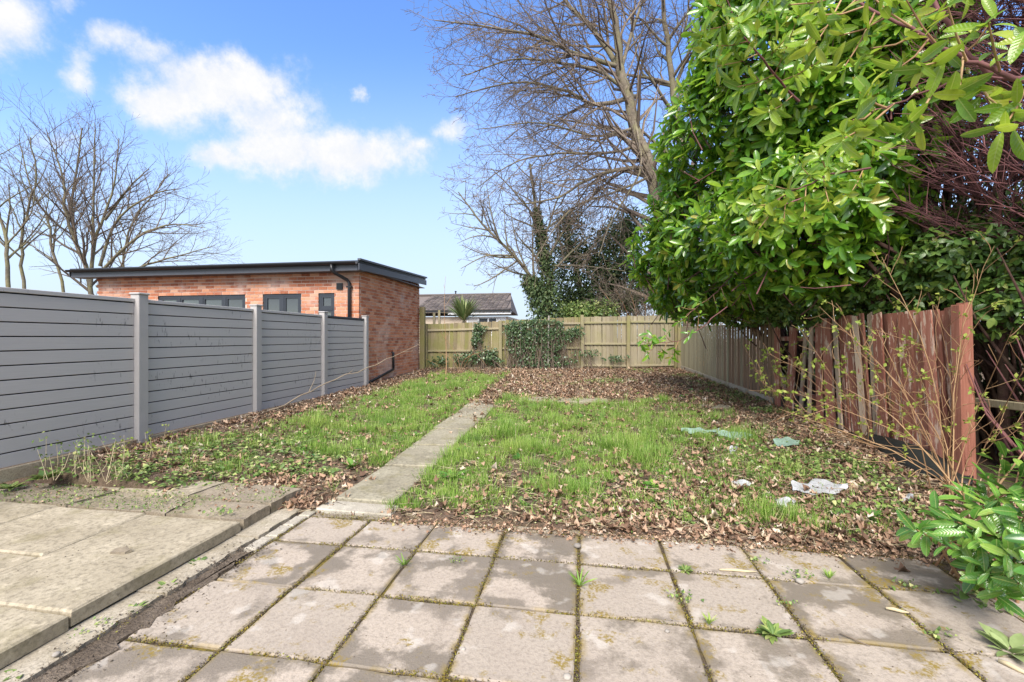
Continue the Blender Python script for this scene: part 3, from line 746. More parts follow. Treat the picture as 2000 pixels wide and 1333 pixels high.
# ================================================================== far bungalow
BY = 30.
bu = thing('bungalow', 'low cream bungalow with dark tiled roof beyond the back fence', 'house', (at_y(900, 620, BY).x, BY+2, 0))
bx0, bx1 = at_y(760, 620, BY).x, at_y(992, 620, BY).x
w0, w1 = at_y(912, 620, BY).x, at_y(972, 620, BY).x
MB().box(bx0, bx1, BY, BY+6, -.2, 3.05).obj('wall', M_render, bu)
MB().box(w0, w1+.6, BY-.02, BY-.001, 1.7, 3.04).obj('white_band', M_white, bu)
fr = MB().box(w0, w1, BY-.06, BY-.022, 2.93, 3.03).box(w0, w1, BY-.06, BY-.022, 1.9, 2.0).box(w0, w0+.09, BY-.06, BY-.022, 2.0, 2.93).box(w1-.09, w1, BY-.06, BY-.022, 2.0, 2.93).obj('window', M_white, bu)
for q in (.38, .7): x = w0+(w1-w0)*q; MB().box(x-.05, x+.05, BY-.055, BY-.025, 2.0, 2.93).obj('mullion', M_white, fr)
for k, (q0, q1) in enumerate(((0, .38), (.38, .7), (.7, 1.))):
    a = w0+(w1-w0)*q0+(.05 if k else .09); c = w0+(w1-w0)*q1-(.05 if k < 2 else .09)
    MB().box(a, c, BY-.036, BY-.03, 2.0, 2.93).obj('pane', M_glass if k else M_curtain, fr)
zr0, zr1, ry0, ry1 = at_y(900, 606, BY-.5).z, at_y(900, 577, BY+3.2).z, BY-.5, BY+3.2
xr1 = at_y(998, 606, BY-.5).x; xrt = at_y(998, 577, BY+3.2).x
rf = MB().add([(bx0, ry0, zr0-.04), (xr1, ry0, zr0-.04), (xrt, ry1, zr1-.04), (bx0, ry1, zr1-.04), (bx0, 2*ry1-ry0, zr0-.04), (xrt, 2*ry1-ry0, zr0-.04)], [(0, 1, 2, 3), (3, 2, 5, 4), (0, 4, 5, 1), (1, 5, 2), (0, 3, 4)]).obj('roof', M_tile, bu)
sl_ = math.atan2(zr1-zr0, ry1-ry0); nr = 9; Lr = math.hypot(zr1-zr0, ry1-ry0)/nr; ntl = int((xr1-bx0)/.36)
tl = MB().add([(-.17, -.02, .03), (-.06, -.02, .035), (.02, -.02, .035), (.08, -.02, .075), (.15, -.02, .075), (.185, -.02, .03), (-.17, Lr, .0), (-.06, Lr, .0), (.02, Lr, .0), (.08, Lr, .04), (.15, Lr, .04), (.185, Lr, 0),
               (-.17, -.02, -.01), (.185, -.02, -.01)], [(0, 1, 7, 6), (1, 2, 8, 7), (2, 3, 9, 8), (3, 4, 10, 9), (4, 5, 11, 10), (12, 13, 5, 4, 3, 2, 1, 0)]).mesh('tile', M_tile)
for r_ in range(nr):
    for c in range(ntl):
        q = r_/nr; x = xr1-.18-c*.36
        if proj((x, ry0, zr0))[0] < 812 or x > xr1-.18-q*(xr1-xrt): continue
        link('tile', tl, bu, (x, ry0+(ry1-ry0)*q, zr0+(zr1-zr0)*q), (sl_+random.uniform(-.01, .01), 0, 0))
MB().tube([(bx0, ry1, zr1+.03), (xrt, ry1, zr1+.03)], .09, 8).obj('ridge', M_tile, bu)
MB().box(bx0, xr1, ry0-.12, ry0-.02, zr0-.13, zr0-.02).obj('gutter', M_black, bu)
MB().box(bx0, xr1, ry0, BY+.0-.002, zr0-.16, zr0-.12).obj('soffit', M_white, bu)
MB().box(w0-1.2, xr1, ry0-.015, ry0-.001, zr0-.30, zr0-.13).obj('fascia', M_white, bu)
c = at_y(890, 577, ry1); MB().tube([c, c+Vector((0, 0, .25))], .05, 8).tube([c+Vector((0, 0, .25)), c+Vector((0, 0, .33))], [.11, .04], 8).obj('flue', M_black, bu)

# ================================================================== back wood fence
LB = Vector((-5.55, 15.42, .44)); RB = Vector((3.28, 16.45, .52))
bf = thing('back_fence', 'weathered green wooden fence with rails and posts across the end of the garden', 'fence', (LB+RB)/2)
fd = (RB-LB).normalized(); fn = Vector((fd.y, -fd.x, 0)); ang = math.atan2(fd.y, fd.x)
def onf(px, z=1.4):            # parameter along the fence where this column of the view meets it
    r = ray(px, 660); den = r.x*fd.y-r.y*fd.x; t = (LB.x*fd.y-LB.y*fd.x)/den; return (Vector((r.x*t, r.y*t, 0))-Vector((LB.x, LB.y, 0))).dot(Vector((fd.x, fd.y, 0)))
def fpt(s, z, o=0.): return Vector((LB.x+fd.x*s+fn.x*o, LB.y+fd.y*s+fn.y*o, z))
def boardmesh(wd, h, th, m, top=0., seed=0, notch=True):
    rr = random.Random(seed); k = 3
    vs = []
    for zq in range(k+1):
        z = h*zq/k; xo = rr.uniform(-.004, .004)
        zl, zr = (z+rr.uniform(-top, top), z+rr.uniform(-top, top)) if zq == k else (z, z)
        vs += [(-wd/2+xo, -th*.9, zl), (wd/2+xo, -th*.35, zr), (wd/2+xo, 0, zr), (-wd/2+xo, 0, zl)]
    fs = [(3, 2, 1, 0), tuple(range(4*k, 4*k+4))]
    for q in range(k):
        a = 4*q
        for j in range(4): fs.append((a+j, a+(j+1) % 4, a+4+(j+1) % 4, a+4+j))
    return MB().add(vs, fs).mesh('board', m)
bms = [boardmesh(.134, 1., .04, M_back, .006, k) for k in range(4)]; bmp = [boardmesh(.134, 1., .04, M_backpale, .006, k) for k in range(4)]
def tops(px):
    P = [(826, 634), (975, 628), (985, 626), (1069, 624), (1072, 622), (1137, 620), (1225, 618), (1320, 616)]
    return float(np.interp(px, [p[0] for p in P], [p[1] for p in P]))
sEnd = onf(1322); s = .0; k = 0
while s < sEnd+.05:
    p = fpt(s, 0); px = proj((p.x, p.y, 1.6))[0]; zt = at_d(px, tops(px), proj((p.x, p.y, 0))[2]).z; zb = .5+random.uniform(-.03, .02)
    o = link('board', random.choice(bms if px < 1137 else bmp), bf, (p.x, p.y, zb), (0, (.03 if px < 975 else 0)+random.uniform(-.008, .008), ang)); o.scale = (1, 1, zt-zb+random.uniform(-.012, .012))
    s += .137; k += 1
pp = [(834, 8, .0, M_back), (978, 9, 0, M_backpale), (1137, 9, .06, M_backpale), (1225, 9, 0, M_back), (1318, 9, 0, M_back)]
for (px, wpx, up, m) in pp:
    s = onf(px); p = fpt(s, .25, .12); d = proj(p)[2]; zt = at_d(px, tops(px)-1, d).z+up
    link('post', boxmesh(.115, .115, zt-.25, m, .008), bf, p, (0, random.uniform(-.01, .01), ang))
bounds = [onf(q[0]) for q in pp]; mid = onf(1070)
railz = [(0, 1, [(646, 642), (686, 685), (720, 719)]), (1, 2, [(634, 632), (681, 680), (716, 717)]), (2, 3, [(631, 630), (672, 672), (714, 715)]), (3, 4, [(629, 629), (672, 672), (715, 713)])]
for (i, j, L) in railz:
    for (ya, yb) in L:
        sa, sb = bounds[i]+.02, bounds[j]-.02
        pa = fpt(sa, 0, .05); pb = fpt(sb, 0, .05)
        za = at_d(pp[i][0], ya, proj(pa)[2]).z; zb = at_d(pp[j][0], yb, proj(pb)[2]).z
        Lr_ = (sb-sa); mm = boxmesh(Lr_, .055, .07, M_rail, .006)
        c = (pa+pb)/2; link('rail', mm, bf, (c.x, c.y, (za+zb)/2-.035), (0, -math.atan2(zb-za, Lr_), ang))
s = onf(1070); p = fpt(s, .4, .2)
o = MB().tube([(0, 0, 0), (.01, 0, 1.0), (.03, 0, 1.98)], .028, 8).obj('metal_stake', M_stone); o.location = p; props(o, 'thin pale upright stake standing in the ivy at the back fence', 'stake')
cpn = fpt(-.12, .2, .35)
o = MB().box(-.09, .09, -.07, .07, 0, at_d(826, 600, proj(cpn)[2]).z-.2).obj('corner_post', M_back, None, False, .01); o.location = cpn; props(o, 'tall green mossy post between brick building and back fence', 'post')
for (px, z1, nm) in ((848, 612, 'short pale stake sticking up beyond the left end of the back fence'), (858, 606, 'taller pale stake sticking up beyond the left end of the back fence')):
    q = at_d(px, 640, 16.8); zt = at_d(px, z1, 16.8).z
    o = MB().box(-.04, .04, -.03, .03, 0, zt-.4).obj('stake', M_rail); o.location = (q.x, q.y, .4); props(o, nm, 'stake')

# ================================================================== right close-board fence and the broken red one
RA = Vector((3.80, 9.75, 0)); RBk = Vector((3.36, 16.3, 0))
sf = thing('close_board_fence', 'straight close-board fence stained brown then green along the right side', 'fence', (3.6, 13, .3))
dv = (RBk-RA); Ls = dv.length; dv.normalize(); sang = math.atan2(dv.y, dv.x); nb = int(Ls/.085)
sbm = [boardmesh(.092, 1., .022, M_side, .004, 20+k) for k in range(4)]
def rz(y): return zgf(3.5, y)
for k in range(nb+1):
    p = RA+dv*(k*Ls/nb); q = k/nb; zt = 1.87+.08*q; zb = rz(p.y)+.1
    o = link('board', sbm[k % 4], sf, (p.x-(.028 if k % 2 else 0), p.y, zb), (0, random.uniform(-.006, .006), sang+math.pi)); o.scale = (1, 1, zt-zb)
c = (RA+RBk)/2
link('capping_rail', boxmesh(Ls+.1, .07, .03, M_rail, .004), sf, (c.x, c.y, 1.912), (0, -.0125, sang))
for k in range(3):
    p = RA+dv*(Ls*(k+.5)/3); link('gravel_board', boxmesh(Ls/3-.01, .05, .18, M_edge, .004), sf, (p.x-.03, p.y, rz(p.y)-.05), (0, -.04, sang))
link('post', boxmesh(.1, .1, 1.75, M_back, .006), sf, (3.28, 16.2, .35))
link('post', boxmesh(.1, .1, 1.75, M_side, .006), sf, (3.90, 12.9, .2)); link('post', boxmesh(.1, .1, 1.75, M_side, .006), sf, (3.92, 10.0, .1))
rfn = thing('broken_red_fence', 'sagging fence of red stained boards, split and leaning, under the hedge', 'fence', (3.9, 7.4, .1))
A = Vector((3.80, 9.7, 0)); B = Vector((3.99, 5.5, 0))
# each board: foot column, foot row, head column, head row, width in metres, kind
L = [(1518, 802, 1517, 640, .10, 0), (1541, 810, 1549, 640, .12, 0), (1562, 818, 1573, 638, .10, 2), (1579, 812, 1584, 640, .06, 2), (1600, 822, 1598, 632, .09, 0), (1622, 832, 1612, 622, .11, 0),
     (1641, 838, 1628, 620, .08, 2), (1655, 842, 1640, 618, .10, 0), (1672, 846, 1654, 616, .11, 0), (1686, 850, 1668, 617, .07, 2), (1697, 856, 1680, 614, .10, 0), (1711, 862, 1697, 613, .07, 2),
     (1724, 866, 1710, 614, .10, 0), (1741, 868, 1727, 612, .11, 0), (1760, 872, 1747, 610, .12, 0), (1778, 878, 1764, 611, .10, 0), (1795, 884, 1779, 609, .09, 0), (1812, 890, 1792, 610, .08, 0),
     (1829, 897, 1806, 608, .09, 0), (1846, 902, 1822, 607, .09, 0), (1862, 908, 1838, 606, .09, 0), (1877, 915, 1853, 604, .10, 0)]
AB = (B-A); AB.normalize()
for k, (fx, fy, hx, hy, wd, kd) in enumerate(L):
    def hit(px, o=0):
        r = ray(px, 660); den = r.x*AB.y-r.y*AB.x; t = ((A.x-o)*AB.y-A.y*AB.x)/den; return Vector((r.x*t, r.y*t, 0)), t
    o_ = random.uniform(-.02, .03)+(.04 if k % 3 == 0 else 0)
    pf, tf_ = hit(fx, o_); ph, th_ = hit(hx, o_+.02)
    pf.z = max(CAMZ-(fy-660)/870*tf_, zgf(pf.x, pf.y)-.05); ph.z = CAMZ+(660-hy)/870*th_
    d = ph-pf; h = d.length
    zax = d.normalized(); xax = -AB; xax = (xax-zax*xax.dot(zax)).normalized(); yax = zax.cross(xax)
    m = {0: M_red, 2: M_bare}[kd]
    me = boardmesh(wd*random.uniform(1.45, 1.75) if kd == 0 else wd*1.2, h, .024, m, .02, 300+k)
    o = link('board', me, rfn, pf)
    M = Matrix((xax, yax, zax)).transposed()
    tw = Matrix.Rotation(random.uniform(-.28, .28), 3, 'Z'); o.rotation_euler = (M @ tw).to_euler()
for (z, off_) in ((.55, .06), (1.55, .06)):
    a = A+Vector((off_, 0, z)); c = B+Vector((off_, 0, z-.02)); mid = (a+c)/2; LL = (c-a).length
    link('rail', boxmesh(LL, .05, .08, M_red), rfn, mid, (0, 0, math.atan2((c-a).y, (c-a).x)))
pe = at_z(1890, 940, .08)
o = MB().box(-.075, .0, -.05, .05, 0, 1.95).obj('end_board', M_redpost, None, False, .006); o.parent = rfn; o.location = Vector((pe.x-.02, pe.y, .0))-rfn.location; o.rotation_euler = (0, -.02, TH)
o = MB().box(.003, .085, -.04, .06, 0, 1.97).obj('end_post', M_redpost, None, False, .006); o.parent = rfn; o.location = Vector((pe.x-.02, pe.y, .0))-rfn.location; o.rotation_euler = (0, -.025, TH)
# a bare post-and-rail remnant beyond the red fence
rr_ = thing('rail_remnant', 'bare pale fence rails in the dark gap beyond the red end post', 'fence', (4.4, 4.6, .1))
for (a, c) in ((at_d(1895, 606, 5.2), at_d(2090, 602, 4.3)), (at_d(1908, 792, 5.1), at_d(2090, 815, 4.1))):
    d = c-a; o = link('rail', boxmesh(d.length, .05, .085, M_rail, .008), rr_, (a+c)/2, (0, -math.atan2(d.z, math.hypot(d.x, d.y)), math.atan2(d.y, d.x)))
q = at_d(2060, 700, 4.35); link('post', boxmesh(.1, .1, 1.9, M_rail, .008), rr_, (q.x, q.y, 0))
# ================================================================== bare trees
V3 = Vector
def grow(polys, p, d, L, r, lvl, o, rr):
    """one branch with its side branches; o: dict of habits"""
    n = 7 if lvl <= 1 else (5 if lvl == 2 else 4); seg = L/(n-1)
    pts = [p.copy()]; rad = [r]; q = p.copy(); d = d.normalized(); dirs = [d.copy()]
    for i in range(1, n):
        wv = V3((rr.gauss(0, 1), rr.gauss(0, 1), rr.gauss(0, 1)))*o['wander']*(1.3 if lvl > 1 else 1)
        d = (d+wv+V3((0, 0, o['up'][min(lvl, 4)]))).normalized(); q = q+d*seg
        pts.append(q.copy()); rad.append(max(r*(1-.8*i/(n-1)), o['rmin'])); dirs.append(d.copy())
    polys[min(lvl, 3)].append((np.array(pts), np.array(rad)))
    if lvl >= o['maxlvl']: return
    side_branches(polys, pts, rad, dirs, L, lvl, o, rr)
def side_branches(polys, pts, rad, dirs, L, lvl, o, rr, start=.18):
    n = len(pts); k = max(2, int(L*o['dens'][min(lvl, 4)]))
    ph = rr.random()*6
    for c in range(k):
        t = start+(1-start)*(c+rr.random()*.8)/k; t = min(t, .985); i = min(int(t*(n-1)), n-2); f = t*(n-1)-i
        q = pts[i].lerp(pts[i+1], f); d = dirs[min(i+1, n-1)]; r0 = rad[i]*(1-f)+rad[i+1]*f
        ax = d.orthogonal().normalized(); ph += 2.4+rr.uniform(-.5, .5); ax.rotate(Matrix.Rotation(ph, 3, d))
        a = R(rr.uniform(*o['ang'])); nd = (d*math.cos(a)+ax*math.sin(a))
        nd = nd+V3(o.get('bias', (0, 0, 0)))*(.5 if lvl < 2 else .25)
        ln = L*rr.uniform(*o['ratio'])*(1.12-t*.72)
        if ln < .12: continue
        grow(polys, q, nd, min(ln, o.get('maxlen', 99)), max(min(r0*.6, ln*.022+.002), o['rmin']), lvl+1, o, rr)
def tree(name, label, loc, limbs, o, seed, group=None, bark=None, cat_='tree', more=None):
    rr = random.Random(seed); root = thing(name, label, cat_, loc, group)
    polys = {0: [], 1: [], 2: [], 3: []}
    for (P, r0, r1, lvl) in limbs:
        # resample the limb into a smooth line
        P = [V3(p) for p in P]; n = max(6, len(P)*3); out = []
        seglen = [(P[i+1]-P[i]).length for i in range(len(P)-1)]; tot = sum(seglen)
        for k in range(n):
            t = k/(n-1)*(len(P)-1); i = min(int(t), len(P)-2); f = t-i
            p0 = P[max(i-1, 0)]; p1 = P[i]; p2 = P[i+1]; p3 = P[min(i+2, len(P)-1)]
            q = .5*((2*p1)+(p2-p0)*f+(2*p0-5*p1+4*p2-p3)*f*f+(3*p1-p0-3*p2+p3)*f*f*f)
            out.append(q+V3((rr.gauss(0, 1), rr.gauss(0, 1), rr.gauss(0, 1)))*tot*.002)
        rad = [r0+(r1-r0)*k/(n-1) for k in range(n)]
        dirs = [(out[min(k+1, n-1)]-out[max(k-1, 0)]).normalized() for k in range(n)]
        polys[0].append((np.array(out), np.array(rad)*.84))
        side_branches(polys, out, rad, dirs, tot*(.62 if lvl == 0 else .9), lvl, o, rr, .3 if lvl == 0 else .12)
    V, T = tubes(polys[0], 8); npobj('trunk', V, T, bark or M_bark, root, True)
    if polys[1]: V, T = tubes(polys[1], 5); x = npobj('branches', V, T, bark or M_bark, root, True); x['kind'] = 'stuff'
    a = [tubes(polys[k], 3) for k in (2, 3) if polys[k]]
    if a: V, T = cat(a); x = npobj('twigs', V, T, M_twig, root); x['kind'] = 'stuff'
    return root, polys
def D(px, py, d): return at_d(px, py, d)
HB = dict(wander=.10, up=[0, .02, .02, .01, .0], ang=(35, 62), ratio=(.42, .72), dens=[1.7, 2.2, 3.0, 4.5, 5], maxlvl=4, rmin=.006, maxlen=3.2)
# large tree behind the hedge; crown reaches to the left over the fence
b = D(1300, 640, 18.5); base = V3((b.x, b.y, .3))
o1 = dict(HB, bias=(-.55, -.1, -.05), up=[.0, .01, -.005, -.01, 0], maxlen=3.4, wander=.11, dens=[1.3, 2.6, 4.0, 4.6, 4])
limbs = [
 ([base, D(1298, 480, 18.5), D(1275, 350, 18.5), D(1240, 250, 18.4), D(1210, 130, 18.3)], .42, .22, 3),
 ([D(1210, 130, 18.3), D(1205, 60, 18), D(1190, 0, 17.8), D(1150, -120, 17.5)], .2, .09, 1),
 ([D(1212, 140, 18.3), D(1160, 60, 18.6), D(1110, 10, 18.8), D(1040, -80, 19)], .15, .06, 1),
 ([D(1208, 130, 18.3), D(1120, 103, 18), D(1060, 75, 17.6), D(960, 55, 17), D(850, 40, 16.5)], .12, .02, 1),
 ([D(1222, 180, 18.3), D(1170, 140, 18), D(1100, 125, 17.7), D(1010, 115, 17.4), D(900, 150, 17)], .10, .02, 1),
 ([D(1240, 190, 18.3), D(1160, 205, 18.1), D(1110, 180, 18), D(1010, 160, 17.6), D(890, 190, 17)], .12, .02, 1),
 ([D(1245, 250, 18.4), D(1195, 262, 18), D(1150, 265, 17.6), D(1050, 240, 17.2), D(930, 255, 16.8)], .09, .015, 1),
 ([D(1262, 330, 18.4), D(1215, 330, 18), D(1150, 350, 17.4), D(1080, 390, 17), D(985, 400, 16.6)], .12, .02, 1),
 ([D(1250, 285, 18.4), D(1180, 300, 18), D(1090, 300, 17.6), D(1000, 320, 17.2), D(930, 370, 17)], .08, .015, 1),
 ([D(1270, 345, 18.4), D(1210, 372, 18), D(1130, 400, 17.4), D(1080, 450, 17), D(1050, 500, 16.6)], .07, .012, 1),
 ([D(1215, 130, 18.3), D(1235, 60, 18.6), D(1260, -10, 18.8), D(1280, -90, 19)], .10, .04, 1),
 ([D(1240, 240, 18.4), D(1252, 330, 17.2), D(1200, 420, 16.8), D(1170, 500, 16.4)], .06, .012, 1),
]
tree('bare_tree', 'tall bare tree with thick mossy trunk and crown spreading left above the back fence', base, limbs, o1, 11)
b2 = D(1345, 640, 20.5); base2 = V3((b2.x, b2.y, .3))
tree('bare_tree', 'slim upright bare tree standing just right of the tall spreading tree', base2, [
 ([base2, D(1340, 450, 20.5), D(1325, 260, 20.5), D(1312, 160, 20.5), D(1300, 60, 20.5), D(1290, -60, 20.5)], .27, .09, 0),
 ([D(1318, 170, 20.5), D(1350, 90, 20), D(1380, 20, 20), D(1400, -60, 20)], .11, .05, 1),
 ([D(1318, 170, 20.5), D(1260, 150, 21), D(1240, 90, 21), D(1230, 20, 21)], .09, .03, 1),
 ([D(1310, 110, 20.5), D(1340, 50, 20), D(1345, -30, 20)], .08, .03, 1)], dict(o1, bias=(0, 0, .1)), 12)
# ivy-clad pair with lower twiggy crown in the middle
b3 = D(1066, 640, 18); base3 = V3((b3.x, b3.y, .3))
o3 = dict(HB, bias=(-.15, 0, .0), dens=[2.4, 2.4, 3.2, 4.5, 5], up=[0, .02, .02, .01, 0], maxlen=2.4)
t3, _ = tree('ivy_clad_tree', 'thin upright tree with ivy round its trunk behind the back fence', base3, [
 ([base3, D(1072, 560, 18), D(1060, 480, 18), D(1045, 400, 18), D(1035, 320, 18)], .16, .05, 0),
 ([D(1060, 480, 18), D(1085, 400, 18.2), D(1110, 340, 18.4)], .06, .02, 1), ([D(1050, 430, 18), D(1000, 370, 17.7), D(960, 330, 17.6)], .05, .015, 1),
 ([D(1072, 540, 18), D(1130, 480, 18.2), D(1190, 440, 18.4)], .06, .02, 1), ([D(1068, 520, 18), D(1140, 520, 18.2), D(1220, 530, 18.0)], .05, .015, 1)], o3, 13)
b4 = D(1085, 640, 17.6); base4 = V3((b4.x, b4.y, .3))
t4, _ = tree('leaning_bare_tree', 'bare tree leaning left over the bungalow from the ivy clump', base4, [
 ([base4, D(1060, 580, 17.6), D(1028, 530, 17.5), D(985, 480, 17.2), D(935, 430, 17), D(895, 375, 16.8)], .13, .025, 0),
 ([D(1000, 500, 17.4), D(950, 500, 17), D(900, 525, 16.8)], .05, .012, 1), ([D(1010, 510, 17.4), D(960, 545, 17), D(925, 560, 16.8)], .045, .012, 1),
 ([D(975, 470, 17.2), D(960, 420, 17), D(950, 360, 17)], .05, .012, 1), ([D(1030, 530, 17.5), D(1010, 480, 17.3), D(995, 400, 17.2)], .05, .012, 1)],
 dict(o3, bias=(-.4, 0, 0), dens=[3., 3.0, 3.6, 4.5, 5]), 14)
# left-hand trees
oL = dict(HB, bias=(0, 0, .22), up=[.02, .03, .03, .02, .01], ang=(26, 50), dens=[1.8, 2.4, 3.4, 4.2, 5], maxlen=2.4, rmin=.004)
b5 = D(190, 660, 20); base5 = V3((b5.x, b5.y, .2))
tree('bare_tree', 'bare tree of forked mossy trunks rising behind the left end of the brick outbuilding', base5, [
 ([base5, D(178, 560, 20), D(150, 480, 20), D(132, 420, 20), D(120, 340, 20), D(90, 250, 20)], .14, .02, 1),
 ([D(178, 560, 20), D(183, 480, 20), D(205, 420, 20), D(225, 350, 20), D(232, 270, 20)], .10, .018, 1),
 ([D(180, 500, 20), D(183, 400, 20), D(184, 320, 20), D(186, 240, 20)], .07, .02, 1),
 ([D(150, 480, 20), D(140, 400, 20.3), D(150, 330, 20.6), D(160, 250, 20.6)], .08, .03, 1),
 ([D(205, 430, 20), D(250, 370, 19.7), D(290, 330, 19.5)], .07, .02, 1),
 ([D(190, 540, 20), D(260, 470, 19.8), D(330, 440, 19.6), D(400, 445, 19.4)], .09, .015, 1),
 ([D(190, 560, 20), D(280, 520, 19.8), D(350, 500, 19.6), D(420, 480, 19.4)], .08, .012, 1),
 ([D(195, 520, 20), D(230, 430, 19.8), D(300, 380, 19.6), D(350, 370, 19.4)], .08, .015, 1)], oL, 15, None, M_bark2)
specs = [(120, 21, 'bare tree with slim stem leaning left beside the forked mossy tree', [(125, 570), (100, 480), (95, 430), (60, 370), (40, 280)], .09, 16),
         (45, 18.5, 'slender bare tree second from the left edge above the grey fence', [(48, 570), (42, 480), (50, 420), (70, 350), (60, 270)], .085, 17),
         (12, 17.5, 'bare tree nearest the left edge above the grey fence', [(18, 570), (12, 480), (0, 420), (-20, 340), (-10, 240)], .10, 18),
         (250, 24, 'thin bare tree standing behind the middle of the brick outbuilding roof', [(245, 570), (240, 500), (262, 430), (300, 380), (330, 340)], .09, 19)]
for (px, d, lab, P, r0, sd_) in specs:
    b_ = D(px, 660, d); bb = V3((b_.x, b_.y, .2)); pts = [bb]+[D(x, y, d) for x, y in P]
    m_ = len(pts)//2
    tree('bare_tree', lab, bb, [(pts, r0, .025, 0), ([pts[2], pts[2]+V3((.9, .2, 1.3)), pts[2]+V3((1.3, .1, 3.))], r0*.4, .012, 1), ([pts[3], pts[3]+V3((-.8, .3, 1.2)), pts[3]+V3((-1.2, .1, 2.6))], r0*.3, .012, 1)], oL, sd_, None, M_bark2)

# ================================================================== leaf masses
def ell_points(E, n, depth=(.0, .35), seed=0, keep=None):
    """points in the outer shell of a union of ellipsoids E=[(centre, (rx, ry, rz))], with outward normals"""
    gg = np.random.default_rng(seed); C = np.array([e[0] for e in E]); Rr = np.array([e[1] for e in E], float)
    area = (Rr[:, 0]*Rr[:, 1]+Rr[:, 1]*Rr[:, 2]+Rr[:, 0]*Rr[:, 2]); k = gg.choice(len(E), size=n*3, p=area/area.sum())
    d = rand_dirs(n*3, 0, gg); dep = depth[0]+(depth[1]-depth[0])*gg.random(n*3)**1.3
    bump_ = 1+.2*(vnoise(d[:, 0]*3+k*5, d[:, 1]*3+d[:, 2]*2.3, 1.3, 4)-.5)*2
    P = C[k]+d*Rr[k]*bump_[:, None]; N = nrm(d/Rr[k])
    P = P-N*dep[:, None]
    ins = np.zeros(len(P), bool)
    for j in range(len(E)):
        q = (((P-C[j])/(Rr[j]-depth[1]*.9))**2).sum(1) < 1; ins |= q & (k != j)
    ok = ~ins
    if keep is not None: ok &= keep(P, N)
    P, N, dp = P[ok][:n], N[ok][:n], dep[ok][:n]
    return P, N, dp
def rosettes(P, N, per, seed, out=1.0, spread=.9, droop=.0, jitter=.05):
    gg = np.random.default_rng(seed); n = len(P); ax = nrm(N*out+gg.normal(size=(n, 3))*.35+np.array([0, 0, .35]))
    a = nrm(np.cross(ax, np.array([.3, .5, .8]))); b = np.cross(ax, a)
    ph = gg.random(n)[:, None]*6.28+np.arange(per)[None]*2.4+gg.normal(size=(n, per))*.2
    sp = spread*(.55+.9*gg.random((n, per)))
    X = ax[:, None]*np.cos(sp)[..., None]+(a[:, None]*np.cos(ph)[..., None]+b[:, None]*np.sin(ph)[..., None])*np.sin(sp)[..., None]
    X = X+np.array([0, 0, -droop]); X = nrm(X)
    Z = nrm(ax[:, None]-X*(X*ax[:, None]).sum(-1, keepdims=True)*.98+gg.normal(size=(n, per, 3))*.15)
    Pp = P[:, None]-ax[:, None]*(np.arange(per)[None, :, None]*.012)+gg.normal(size=(n, per, 3))*jitter*.2
    return Pp.reshape(-1, 3), X.reshape(-1, 3), Z.reshape(-1, 3), ax
LOWL = [leaf_t(.36, .10, .18, (0, .5, 1.), (0, 1, 0)), leaf_t(.34, .05, .3, (0, .55, 1.), (0, 1, 0))]

def evergreen(name, label, loc, E, n, size, m, seed, limb=True):
    root = thing(name, label, 'tree' if limb else 'shrub', loc)
    P, N, dp = ell_points(E, n, (0, .9), seed)
    gg = np.random.default_rng(seed+1); X = nrm(N+gg.normal(size=P.shape)*.8+np.array([0, 0, -.3])); Z = nrm(N+gg.normal(size=P.shape)*.6+np.array([0, 0, .5])); S = size*(.6+.8*gg.random(len(P)))
    V, T = inst(SMALL[0], SMALL[1], P, X, Z, S); x = npobj('crown', V, T, m, root, True); x['kind'] = 'stuff'
    L = []
    for c, r in E:
        c = V3(c); s0 = V3((loc[0], loc[1], loc[2])); L.append((np.array([s0, s0.lerp(c, .5)+V3((0, 0, .3)), c, c+V3((0, 0, r[2]*.7))]), np.array([.16, .11, .06, .02])))
    V, T = tubes(L, 6); npobj('trunk', V, T, M_bark, root, True)
    return root
def EL(px, py, d, rx, ry=None, rz=None): return (tuple(D(px, py, d)), (rx, ry or rx, rz or rx))
bE = D(1160, 640, 21); evergreen('evergreen_tree', 'dense dark evergreen tree behind the back fence, between the bare trunks and hedge', V3((bE.x, bE.y, .2)),
 [EL(1130, 540, 21, 1.5, 1.4, 1.7), EL(1110, 460, 21.3, .9, .9, 1.3), EL(1190, 500, 21, 1.4, 1.4, 1.6), EL(1235, 560, 21.5, 1.6, 1.4, 1.4), EL(1170, 590, 20.8, 2.0, 1.2, 1.0), EL(1225, 450, 21.5, 1.0, 1.0, 1.1)], 26000, .13, M_ever, 31)
# ivy on the two trunks
def ivy_on(root, pts, rad, n, seed, m=M_ever, size=.11):
    gg = np.random.default_rng(seed); pts = np.array([tuple(p) for p in pts]); t = gg.random(n)*(len(pts)-1); i = t.astype(int).clip(0, len(pts)-2); f = (t-i)[:, None]
    c = pts[i]*(1-f)+pts[i+1]*f; rr_ = np.interp(t, np.arange(len(rad)), rad)
    d = rand_dirs(n, 0, gg); P = c+d*rr_[:, None]*(.4+.7*gg.random(n)[:, None]); X = nrm(d*.5+gg.normal(size=d.shape)*.5+np.array([0, 0, -.7])); Z = nrm(d+gg.normal(size=d.shape)*.4)
    V, T = inst(SMALL[0], SMALL[1], P, X, Z, size*(.6+.8*gg.random(n))); x = npobj('ivy', V, T, m, root, True); x['kind'] = 'stuff'
ivy_on(t3, [base3, D(1070, 560, 18), D(1060, 480, 18), D(1048, 410, 18)], [.7, .5, .28, .15], 5200, 41)
ivy_on(t4, [base4, D(1065, 590, 17.6), D(1030, 545, 17.5)], [.9, .75, .25], 5200, 42)
